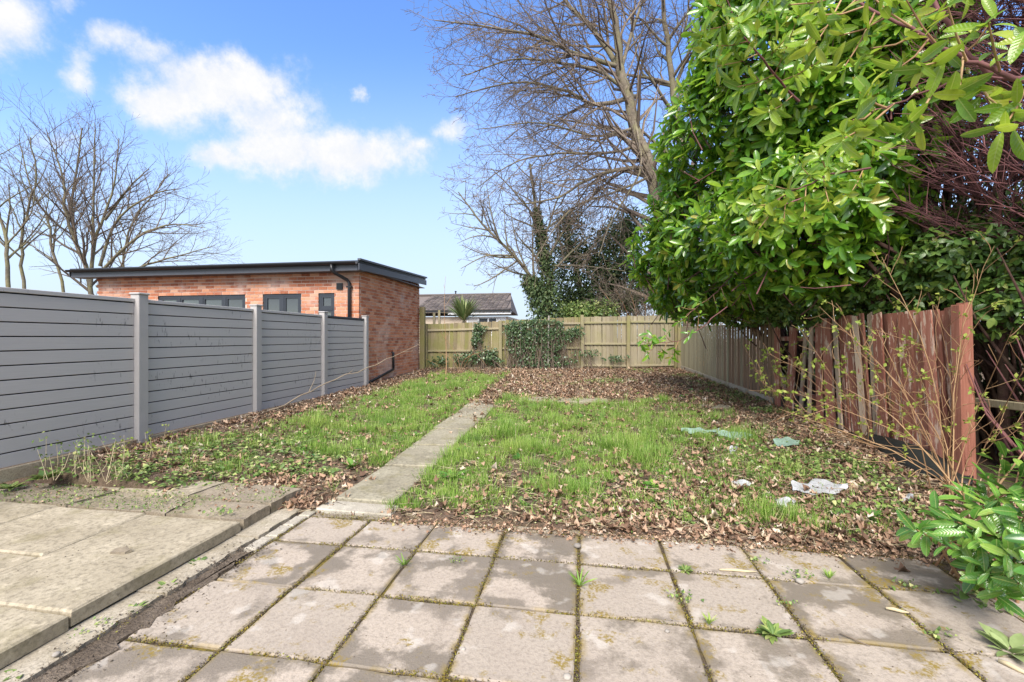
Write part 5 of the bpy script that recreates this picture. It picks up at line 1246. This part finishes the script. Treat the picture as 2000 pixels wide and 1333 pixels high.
V, T = inst(OAK[0][0], OAK[0][1], np.stack([a_, b_, .004+.02*gg.random(n)], 1), nrm(gg.normal(size=(n, 3))*np.array([1, 1, .3])), nrm(np.array([0, 0, 1.])+gg.normal(size=(n, 3))*.35), .010+.035*gg.random(n)**3)
props(npobj('edge_leaf_crumbs', V, T, M_litter, None), 'broken leaf crumbs fringing the far edge of the patio', 'leaf crumbs', kind='stuff')
# grit on the slabs
n = 2600; a_, b_ = gg.uniform(-5.3, 3.2, n), gg.uniform(1.0, 3.7, n); zz = np.where(a_ < -2.8, .095, 0.001); k = (a_ < -2.8) | (a_ > -2.6) ; a_, b_, zz = a_[k], b_[k], zz[k]; n = len(a_)
V, T = inst(OAK[1][0], OAK[1][1], np.stack([a_, b_, zz], 1), rand_dirs(n, 0, gg)*np.array([1, 1, .2]), nrm(np.array([0, 0, 1.])+gg.normal(size=(n, 3))*.3), .003+.010*gg.random(n)**3)
props(npobj('grit', V, T, M_mud, None), 'dark grit and crumbs scattered over the slabs', 'grit', kind='stuff')

# ------------------------------------------------------------------ single weeds
WT_ = [leaf_t(.34, .1, .25), leaf_t(.42, .12, .12)]; WB = leaf_t(.10, .03, .3)
def weed(px, py, z, label, size, n, kind_='rosette', m=None, name='weed'):
    p = at_z(px, py, z); root = thing(name, label, 'weed', p, None); g2 = np.random.default_rng(int(px*7+py)); a = g2.random(n)*6.283
    up = g2.uniform(.15, 1.1, n) if kind_ == 'rosette' else g2.uniform(.8, 3., n); X = nrm(np.stack([np.cos(a), np.sin(a), up], 1)); Z = nrm(np.array([0, 0, 1.])-X*X[:, 2:3]+g2.normal(size=(n, 3))*.15)
    P_ = np.array(p)[None]+np.stack([np.cos(a), np.sin(a), 0*a], 1)*g2.random((n, 1))*size*(.25 if kind_ == 'rosette' else .12); t = (WT_[0] if kind_ == 'rosette' else WB) if kind_ != 'ivy' else IVYL
    size = size*(1.3 if size < .1 else 1.); S = size*(.5+.6*g2.random(n))
    if kind_ == 'ivy': S *= .5; P_ = np.array(p)[None]+np.stack([g2.normal(size=n)*size*.7, g2.normal(size=n)*size*.45, g2.random(n)*.03], 1); X = nrm(X*np.array([1, 1, .3])); Z = nrm(np.array([0, 0, 1.])+g2.normal(size=(n, 3))*.35)
    if n <= 40 and size > .1 and kind_ == 'rosette':
        leaf_objects(root, 'leaf', P_, X, Z, S, WT_, m or M_bush, 60)
    else:
        V, T = inst(t[0], t[1], P_, X, Z, S); npobj('foliage', V, T, m or M_ivyg, root, True)['kind'] = 'stuff'
    return root
weed(885, 935, .05, 'dock rosette of broad green leaves at the grass edge right of the path', .16, 26)
weed(690, 912, .08, 'dark leafy rosette on the left lawn edge beside the path slab', .15, 18)
weed(40, 1318, -.02, 'leafy green weed in the gutter at the bottom left corner', .055, 24)
weed(205, 1222, -.02, 'small creeping weed in the gutter beside the nearest terrace slab', .035, 40, 'ivy')
weed(262, 1194, -.02, 'pale green weed in the gutter halfway along the terrace edge', .05, 14)
weed(328, 1148, -.02, 'sprawling weed in the gutter in front of the dark mud', .05, 22)
weed(385, 1103, -.02, 'upright bright weed in the gutter near the far end of the terrace', .05, 18)
weed(160, 1245, -.02, 'tiny seedlings scattered in the gutter before the leafy corner weed', .03, 26, 'ivy')
weed(1510, 1240, .0, 'flat leafy weed in the second joint from the right patio edge', .075, 34)
weed(1562, 1125, .0, 'clump of round green leaves beside a stone in the far patio joint', .05, 40, 'ivy')
weed(1330, 1172, .0, 'trail of small ivy leaves down a patio joint', .045, 46, 'ivy')
weed(1338, 1115, .0, 'mossy yellow green weed clump at a joint crossing by the pale stick', .04, 46)
weed(1480, 1098, .0, 'grey green seedling at a joint crossing beyond the pale stick', .04, 26, 'ivy')
weed(1385, 1220, .0, 'small grass tuft in a patio joint left of the flat leafy weed', .05, 26, 'grass', M_grass)
weed(1133, 1145, .0, 'narrow upright grass tuft in the middle joint of the patio', .085, 22, 'grass', M_grass)
weed(790, 1105, .0, 'wispy grass tuft in a joint left of the patio middle', .07, 24, 'grass', M_grass)
weed(1620, 1130, .0, 'short bright grass tuft in the far joint near the right edge', .05, 40, 'grass', M_grass)
weed(1830, 1245, .0, 'weed spreading in the joint near the right bottom of the patio', .05, 30, 'ivy')
weed(1770, 1145, .0, 'flat weed in the joint next to the foreground laurel bush', .045, 30, 'ivy')
weed(1540, 1185, .0, 'small weed where a joint meets the second row of slabs on the right', .035, 26, 'ivy')
weed(890, 1100, .0, 'mossy seedlings at a joint crossing in the first slab row', .03, 40, 'ivy')
weed(500, 1010, .0, 'creeping weed on the mortar at the corner of the broken terrace', .045, 34, 'ivy', M_ivyg)
weed(430, 1003, .10, 'weed growing through the cracked corner of the terrace', .06, 40, 'ivy')
weed(20, 955, .12, 'leafy weed at the left end of the broken terrace strip', .10, 44)
weed(90, 935, .20, 'clump of green leaves against the sandy board of the grey fence', .14, 50, 'rosette', M_ivyg)
weed(1975, 1275, .0, 'pale green foxglove rosette with wrinkled leaves at the right edge', .14, 26, 'rosette', M_fox)
weed(1920, 1180, .0, 'trailing blue green ivy below the foreground laurel bush', .14, 34, 'ivy', M_ivyg)
weed(1700, 1015, .05, 'leafy green plant among dead leaves left of the laurel bush', .09, 24)
# tall bleached stalks by the grey fence
for (px, lab, n) in ((175, 'clump of tall bleached stalks and pale leaves against the nearest grey fence panel', 26), (300, 'thin dry stalks by the first grey fence post', 8)):
    p = at_z(px, 935 if px < 200 else 895, .22); root = thing('dry_plant', lab, 'plant', p); L = []
    for k in range(n):
        s0 = p+V3((rr.uniform(-.4, .35), rr.uniform(-.12, .12), 0)); e = s0+V3((rr.uniform(-.12, .12), rr.uniform(-.1, .1), rr.uniform(.12, .42))); L.append((np.array([s0, s0.lerp(e, .5)+V3((rr.gauss(0, .02), 0, 0)), e]), np.array([.003, .0025, .0015])))
    V, T = tubes(L, 4); npobj('stems', V, T, M_straw, root)['kind'] = 'stuff'
    E_ = np.array([l[0][2] for l in L]+[l[0][1] for l in L]); E_ = np.repeat(E_, 5, 0); m_ = len(E_)
    V, T = inst(SMALL[0], SMALL[1], E_+gg.normal(size=E_.shape)*.025, rand_dirs(m_, .3, gg), rand_dirs(m_, .6, gg), .025+.02*gg.random(m_)); npobj('leaves', V, T, M_ivyg if px < 200 else M_lime, root)['kind'] = 'stuff'

# ------------------------------------------------------------------ ivy and stems on the back fence
def fence_ivy(cells, n, label, seed, size=.085):
    root = thing('climbing_ivy', label, 'ivy', fpt(onf(cells[0][0]), .5, .1)); g2 = np.random.default_rng(seed); c = np.array(cells, float); k = g2.choice(len(c), n, p=c[:, 2]*c[:, 3]/(c[:, 2]*c[:, 3]).sum())
    a = g2.random(n)*6.283; r = np.sqrt(g2.random(n))*(.6+.6*vnoise(np.cos(a)*2+k*4, np.sin(a)*2, 1.4, seed)); px = c[k, 0]+np.cos(a)*r*c[k, 2]; py = c[k, 1]+np.sin(a)*r*c[k, 3]
    P_ = []
    for q in range(n):
        s = onf(px[q]); o_ = .08+.28*g2.random()**1.5; p = fpt(s, 0, o_); dd = proj(p)[2]; P_.append((p.x, p.y, max(CAMZ+(660-py[q])/870*dd, .4)))
    P_ = np.array(P_); nf = np.array([fn.x, fn.y, 0]); X = nrm(g2.normal(size=(n, 3))*.5+np.array([0, 0, -.6])); Z = nrm(nf[None]+g2.normal(size=(n, 3))*.55+np.array([0, 0, .3]))
    V, T = inst(IVYL[0], IVYL[1], P_, X, Z, size*(.5+.8*g2.random(n))); npobj('foliage', V, T, M_ivy, root, True)['kind'] = 'stuff'
    L = []
    for q in range(0, n, 22):
        e = V3(P_[q]); s0 = V3((e.x+g2.normal()*.3, e.y, .45)); L.append((np.array([s0, s0.lerp(e, .5)+V3((g2.normal()*.08, 0, 0)), e]), np.array([.012, .009, .004])))
    V, T = tubes(L, 4); npobj('stems', V, T, M_twig, root)['kind'] = 'stuff'
fence_ivy([(1010, 655, 24, 34), (1045, 655, 30, 34), (1085, 655, 26, 26), (1030, 695, 26, 24), (1000, 640, 18, 14), (1070, 690, 20, 22), (1060, 628, 50, 6), (1120, 650, 20, 12), (960, 700, 14, 10), (1060, 712, 60, 6)], 4300, 'thick mass of climbing ivy covering the middle of the back fence', 1)
fence_ivy([(935, 650, 12, 20), (928, 665, 8, 16), (940, 640, 16, 6)], 420, 'small bunch of ivy hanging over the rail in the left back fence bay', 2)
fence_ivy([(955, 690, 20, 14), (910, 700, 26, 14), (860, 705, 18, 12), (970, 705, 16, 10), (935, 695, 30, 12)], 650, 'ivy and bramble leaves along the foot of the left back fence bay', 3, .10)
fence_ivy([(1110, 655, 10, 14), (1130, 640, 12, 8), (1150, 690, 30, 8), (1100, 705, 30, 10), (1200, 700, 26, 7)], 520, 'loose ivy straggling right of the pale stake on the back fence', 4)
q = at_z(870, 735, .42)
o5 = dict(HB, dens=[2.2, 3, 3, 3, 3], maxlvl=2, rmin=.004, ratio=(.15, .3), up=[0, .05, .05, .05, 0])
tree('sapling', 'bare sapling standing tall and straight in front of the left back fence', q, [([q, D(872, 690, 14.6), D(868, 620, 14.6), D(870, 540, 14.6)], .016, .005, 0)], o5, 51, None, M_tan, 'sapling')
q2 = at_z(900, 730, .42)
tree('bramble', 'arching bare bramble stems in front of the left back fence bay', q2, [([q2, D(880, 700, 14.4), D(850, 685, 14.2)], .012, .005, 0), ([q2, D(925, 690, 14.4), D(950, 715, 14.)], .01, .004, 0), ([q2, D(890, 690, 14.6), D(860, 650, 14.6)], .01, .004, 0), ([q2, D(910, 700, 14.4), D(965, 680, 14.2)], .01, .004, 0), ([q2, D(860, 715, 14.), D(830, 700, 13.8)], .01, .004, 0)], dict(o5, dens=[3, 3, 3, 3, 3]), 52, None, M_tan, 'bramble')
q3 = at_z(1240, 722, .45)
tree('dead_brush', 'low heap of dead brown twigs at the foot of the right back fence bays', q3, [([q3+V3((a_, rr.uniform(-.3, .3), 0)), q3+V3((a_+rr.uniform(-.5, .5), rr.uniform(-.3, .2), .18)), q3+V3((a_+rr.uniform(-1, 1), rr.uniform(-.4, .2), .08))], .012, .005, 0) for a_ in np.linspace(-1.6, 1.3, 22)], dict(o5, dens=[6, 6, 5, 3, 3], ratio=(.3, .6)), 53, None, M_twig, 'brush')

# long dead branch propped along the grey fence
q = D(473, 825, 7.35); q.z = zgf(q.x, q.y)+.02
tree('fallen_branch', 'long pale dead branch lying up along the grey fence towards the brick wall', q, [([q, D(540, 796, 8.0), D(599, 769, 8.7), D(653, 742, 9.4), D(725, 717, 10.3), D(762, 699, 10.8), D(818, 674, 11.5)], .019, .005, 0)],
     dict(HB, dens=[1.7, 3, 3, 3, 3], maxlvl=2, rmin=.003, ratio=(.08, .2), up=[0, .1, .05, 0, 0], ang=(40, 80)), 54, None, plain('pale_dead_wood', (.34, .27, .19), .8), 'branch')

# ------------------------------------------------------------------ leggy shrubs before the red fence
def leggy(name, label, base, stems, seed, dens=3.2, lime=260, r=.008, ls=.028):
    o = dict(HB, dens=[dens, 3.2, 3, 3, 3], maxlvl=2, rmin=.0022, ratio=(.25, .55), up=[0, .03, .03, 0, 0], ang=(25, 60), wander=.12, maxlen=.7)
    rt, pl = tree(name, label, base, [(s, r, .002, 0) for s in stems], o, seed, None, M_tan, 'shrub')
    for c in rt.children:
        c.data.materials.clear(); c.data.materials.append(M_tan)
    tips = np.array([p[0][-1] for p in pl[1]+pl[2]]+[p[0][2] for p in pl[1]]); g2 = np.random.default_rng(seed)
    k = g2.choice(len(tips), min(lime, len(tips)), replace=False); E_ = np.repeat(tips[k], 6, 0); nn = len(E_)
    V, T = inst(SMALL[0], SMALL[1], E_+g2.normal(size=E_.shape)*.012, rand_dirs(nn, .3, g2), rand_dirs(nn, .8, g2), ls*(.5+.9*g2.random(nn))); npobj('young_leaves', V, T, M_lime, rt, True)['kind'] = 'stuff'
ba = at_z(1880, 985, .06); bb_ = at_z(1840, 960, .06)
st = []
for (x1, y1, x2, y2, d2) in ((1800, 800, 1640, 640, 4.8), (1780, 860, 1560, 770, 4.7), (1760, 760, 1600, 600, 5.0), (1790, 900, 1600, 840, 4.4), (1860, 780, 1830, 600, 4.2), (1900, 820, 1980, 640, 3.7), (1930, 860, 2010, 700, 3.5),
                             (1820, 720, 1720, 500, 4.6), (1740, 880, 1520, 800, 5.0), (1870, 700, 1940, 480, 4.0), (1810, 860, 1690, 700, 4.2), (1780, 800, 1710, 640, 4.5), (1900, 880, 2000, 820, 3.4), (1840, 840, 1770, 680, 4.0), (1860, 860, 1890, 560, 4.1), (1750, 820, 1650, 760, 4.7)):
    b_ = ba.lerp(bb_, rr.random())+V3((rr.uniform(-.12, .12), rr.uniform(-.1, .1), 0)); st.append([b_, D(x1, y1, 4.35), D(x2, y2, d2)])
leggy('leggy_shrub', 'tangle of thin tan stems with tiny lime leaves in front of the red end post', ba, st, 61, 6.5, 80, .008, .042)
bc = at_z(1720, 880, .1); st = []
for (x1, y1, x2, y2, d2) in ((1640, 760, 1560, 640, 5.8), (1660, 780, 1500, 690, 5.9), (1600, 820, 1480, 740, 6.0), (1690, 740, 1640, 600, 5.4), (1730, 760, 1760, 610, 5.2), (1640, 830, 1530, 790, 5.7), (1620, 780, 1540, 700, 5.8), (1700, 800, 1620, 690, 5.4), (1740, 800, 1800, 700, 5.0), (1650, 850, 1560, 830, 5.6)):
    st.append([bc+V3((rr.uniform(-.25, .1), rr.uniform(-.1, .2), 0)), D(x1, y1, 5.5), D(x2, y2, d2)])
leggy('leggy_shrub', 'leggy shrub of tan stems and fresh lime leaf clusters before the split boards', bc, st, 62, 6.5, 90, .006, .05)
bd = at_z(1530, 815, .2); st = [[bd+V3((rr.uniform(-.15, .15), 0, 0)), D(1520+dx_*.5, 760, 7.4), D(1500+dx_, 690-abs(dx_)*.4, 7.4)] for dx_ in (-50, -25, 0, 20, 45, 70)]
leggy('leggy_shrub', 'small leggy shrub with lime leaves where green fence meets the red boards', bd, st, 63, 3.6, 60, .005, .055)

# ------------------------------------------------------------------ foreground laurel bush
bz = at_z(1935, 1150, 0); bush = thing('laurel_bush', 'low glossy laurel bush spilling onto the patio at the right edge', 'shrub', bz)
tips = []; L = []; g2 = np.random.default_rng(77)
TP = [(1790, 1035, 2.65), (1830, 1000, 2.75), (1855, 1060, 2.55), (1880, 960, 2.9), (1920, 990, 2.7), (1950, 1040, 2.45), (1900, 1100, 2.5), (1935, 1120, 2.4), (1980, 1090, 2.3), (1970, 960, 2.7), (2000, 1010, 2.4), (1990, 920, 2.8), (1930, 930, 3.0),
      (2030, 1060, 2.2), (2030, 980, 2.3), (1990, 1140, 2.25), (1955, 1150, 2.4), (2040, 900, 2.6), (1870, 1020, 2.6), (1960, 1000, 2.5), (1915, 1050, 2.45), (2010, 870, 2.9), (2040, 1110, 2.1), (1960, 880, 3.1)]
for (px, py, d) in TP:
    e = D(px, py, d); s0 = bz+V3((rr.uniform(-.15, .35), rr.uniform(-.15, .3), 0)); mdl = s0.lerp(e, .55)+V3((0, 0, .08)); L.append((np.array([s0, mdl, e]), np.array([.009, .007, .004]))); tips.append((e, (e-mdl).normalized()))
    tips.append((mdl.lerp(e, .5), (e-mdl).normalized()))
V, T = tubes(L, 6); npobj('stems', V, T, M_tan, bush, True)['kind'] = 'stuff'
Pl, Xl, Zl, ax = rosettes(np.array([tuple(t[0]) for t in tips]), np.array([tuple(t[1]) for t in tips]), 7, 78, 1.5, 1.05, .18, .08)
leaf_objects(bush, 'leaf', Pl, Xl, Zl, .125*(.65+.6*g2.random(len(Pl))), LAURELS, M_bush, 300)
bough('laurel_bough', 'small laurel spray with pale leaves hanging before the far right fence corner', [D(1420, 600, 6.6), D(1370, 640, 6.4), D(1325, 668, 6.3), D(1270, 672, 6.2)], .008, .004,
      [(.55, D(1345, 650, 6.2)), (.7, D(1310, 700, 6.2)), (.75, D(1300, 655, 6.2)), (.9, D(1270, 655, 6.1)), (.95, D(1265, 690, 6.1)), (.85, D(1290, 690, 6.2)), (.4, D(1365, 612, 6.4)), (.98, D(1255, 668, 6.1))], 86, .12, 6, M_laurel)
bough('laurel_bough', 'drooping laurel twig just left of the capping rail under the hedge', [D(1430, 540, 7.4), D(1390, 580, 7.2), D(1340, 615, 7.1)], .008, .004,
      [(.5, D(1400, 600, 7.2)), (.7, D(1365, 590, 7.1)), (.9, D(1330, 600, 7.1)), (.98, D(1325, 630, 7.1)), (.3, D(1420, 590, 7.1))], 87, .13, 7, M_laurel)

# ------------------------------------------------------------------ litter and odd things
def sheet(name, label, catn, top, bot, th, m, nrow=5, crumple=0., seed=0):
    """a bent sheet between two lines of world points"""
    g2 = np.random.default_rng(seed); n = len(top); vs = []
    for k in range(n):
        for j in range(nrow):
            p = V3(top[k]).lerp(V3(bot[k]), j/(nrow-1)); p = p+V3(tuple(g2.normal(size=3)*crumple)); vs.append(tuple(p))
    fs = [(k*nrow+j, k*nrow+j+1, (k+1)*nrow+j+1, (k+1)*nrow+j) for k in range(n-1) for j in range(nrow-1)]
    c0 = V3(vs[0]); o = MB().add([tuple(V3(q)-c0) for q in vs], fs).obj(name, m, None, True); o.location = c0
    md = o.modifiers.new('solid', 'SOLIDIFY'); md.thickness = th; md.offset = 0
    if crumple: s_ = o.modifiers.new('sub', 'SUBSURF'); s_.levels = 2; s_.render_levels = 2
    return props(o, label, catn)
top, bot = [], []
for (x0, y0, x1, y1) in ((1622, 842, 1626, 846), (1660, 850, 1666, 862), (1700, 858, 1712, 882), (1745, 868, 1752, 905), (1790, 882, 1795, 925), (1830, 898, 1835, 935), (1870, 915, 1870, 942), (1902, 932, 1900, 948)):
    p = at_z(x1, y1, .11); dd = proj(p)[2]; p.z = max(p.z, zgf(p.x, p.y)+.01); bot.append(p); top.append(D(x0, y0-11, dd+.30))
sheet('black_board', 'curved sheet of black board lying against the foot of the red fence', 'board', top, bot, .012, M_board)
def rag(px0, px1, py, hh_, z, name, label, catn, m, seed, n=9, cr=.012):
    t_, b_ = [], []; g2 = random.Random(seed)
    for k in range(n):
        q = k/(n-1); px = px0+(px1-px0)*q; w_ = math.sin(math.pi*min(max(q, .08), .92))*hh_; a = at_z(px, py-w_*.55+g2.uniform(-3, 3), z); a.z = zgf(a.x, a.y)+.05+g2.uniform(0, .05); c_ = at_z(px, py+w_*.55+g2.uniform(-3, 3), z); c_.z = zgf(c_.x, c_.y)+.03+g2.uniform(0, .02); t_.append(a); b_.append(c_)
    return sheet(name, label, catn, t_, b_, .003, m, 5, cr, seed)
rag(1548, 1658, 956, 20, .1, 'plastic_bag', 'crumpled clear white plastic bag lying among ground ivy and dead leaves', 'plastic bag', M_plastic, 1, 12, .014)
rag(1515, 1555, 981, 7, .1, 'plastic_scrap', 'small torn white plastic scrap just in front of the crumpled bag', 'plastic scrap', M_plastic, 2, 6, .01)
rag(1430, 1466, 948, 6, .1, 'plastic_scrap', 'pale plastic scrap left of the crumpled bag', 'plastic scrap', M_plastic, 3, 6, .01)
rag(1424, 1440, 884, 6, .1, 'plastic_scrap', 'little white scrap just nearer than the green netting strips', 'plastic scrap', M_plastic, 4, 5, .01)
rag(1762, 1785, 990, 6, .05, 'plastic_scrap', 'whitish scrap in dead leaves left of the foreground laurel bush', 'plastic scrap', M_plastic, 7, 5, .01)
rag(1330, 1405, 852, 6, .12, 'netting_strip', 'torn strip of pale green netting lying on the lawn, left piece', 'netting', M_net, 5, 9, .008)
rag(1398, 1470, 860, 7, .12, 'netting_strip', 'torn strip of green netting on the lawn, right piece', 'netting', M_net, 6, 9, .008)
rag(1510, 1562, 876, 10, .1, 'netting_strip', 'scrap of green netting beside the ground ivy below the red fence', 'netting', M_net, 8, 7, .01)
def stick(a, b_, r, m, label, name='stick'):
    c0 = V3(a); e = V3(b_)-c0; o = MB().tube([(0, 0, 0), tuple(e*.35+V3((0, 0, .003))), tuple(e*.7+V3((0, 0, -.001))), tuple(e)], [r*.7, r, r*.9, r*.4], 7).obj(name, m, None, True); o.location = c0; return props(o, label, 'stick')
stick(at_z(1405, 1113, .012), at_z(1478, 1117, .012), .009, M_straw, 'pale peeled stick lying along the far patio joint')
stick(at_z(1590, 1020, .05), at_z(1648, 1022, .05), .016, M_bare, 'flat pale piece of wood at the patio edge in the dead leaves')
stick(at_z(1545, 1028, .05), at_z(1590, 1015, .05), .022, M_red, 'short reddish piece of broken wood in the dead leaves')
stick(at_z(1730, 1188, .012), at_z(1775, 1197, .012), .010, M_straw, 'curled pale strip of bark on the right side of the patio')
stick(at_z(1950, 1290, .012), at_z(2010, 1318, .012), .012, M_straw, 'dry pale leaf stalk at the bottom right corner of the patio')
stick(at_z(1640, 1238, .01), at_z(1700, 1262, .01), .004, M_twig, 'thin dark twig lying across a patio joint near the flat leafy weed')
for (px, py, s, lab) in ((1128, 1066, .03, 'grey pebble where the middle joint meets the first slab row'), (1562, 1135, .026, 'round grey stone below the green clump in the far joint'), (110, 1218+60, .018, 'pebble in the gutter near the leafy corner weed'), (1108, 1322, .02, 'small yellowish stone in the middle joint at the bottom edge'), (905, 1068+200, .012, 'tiny pebble in a joint left of the bottom middle'), (1303, 1233, .013, 'white chip on the slab right of the middle joint')):
    bm = bmesh.new(); bmesh.ops.create_icosphere(bm, subdivisions=2, radius=1.)
    for v_ in bm.verts: v_.co *= s*(1+.22*mnoise.noise(v_.co*1.7+V3((px, 0, 0)))); v_.co.z *= .6
    me = bpy.data.meshes.new('pebble'); bm.to_mesh(me); bm.free(); me.materials.append(M_stone)
    for p_ in me.polygons: p_.use_smooth = True
    o = link('pebble', me, None, at_z(px, py, s*.5)); props(o, lab, 'pebble')

# ------------------------------------------------------------------ groups of repeats
GROUPS = {'weed': 'weeds growing in the joints, gutter and beds', 'pebble': 'pebbles on the paving', 'plastic_scrap': 'white plastic scraps on the lawn', 'netting_strip': 'torn strips of green netting', 'stick': 'loose sticks and strips on the patio',
          'bare_tree': 'bare winter trees beyond the fences', 'laurel_bough': 'laurel boughs reaching out of the hedge', 'leggy_shrub': 'leggy tan stemmed shrubs before the right fence', 'climbing_ivy': 'ivy on the back fence', 'stake': 'stakes sticking up beyond the back fence',
          'bare_shrub': 'bare twiggy shrubs beyond the back fence', 'dry_plant': 'dry stalks by the grey fence'}
import re
for o in SC.objects:
    if o.parent is None and 'category' in o:
        k = re.sub(r'\.\d+$', '', o.name)
        if k in GROUPS: o['group'] = GROUPS[k]
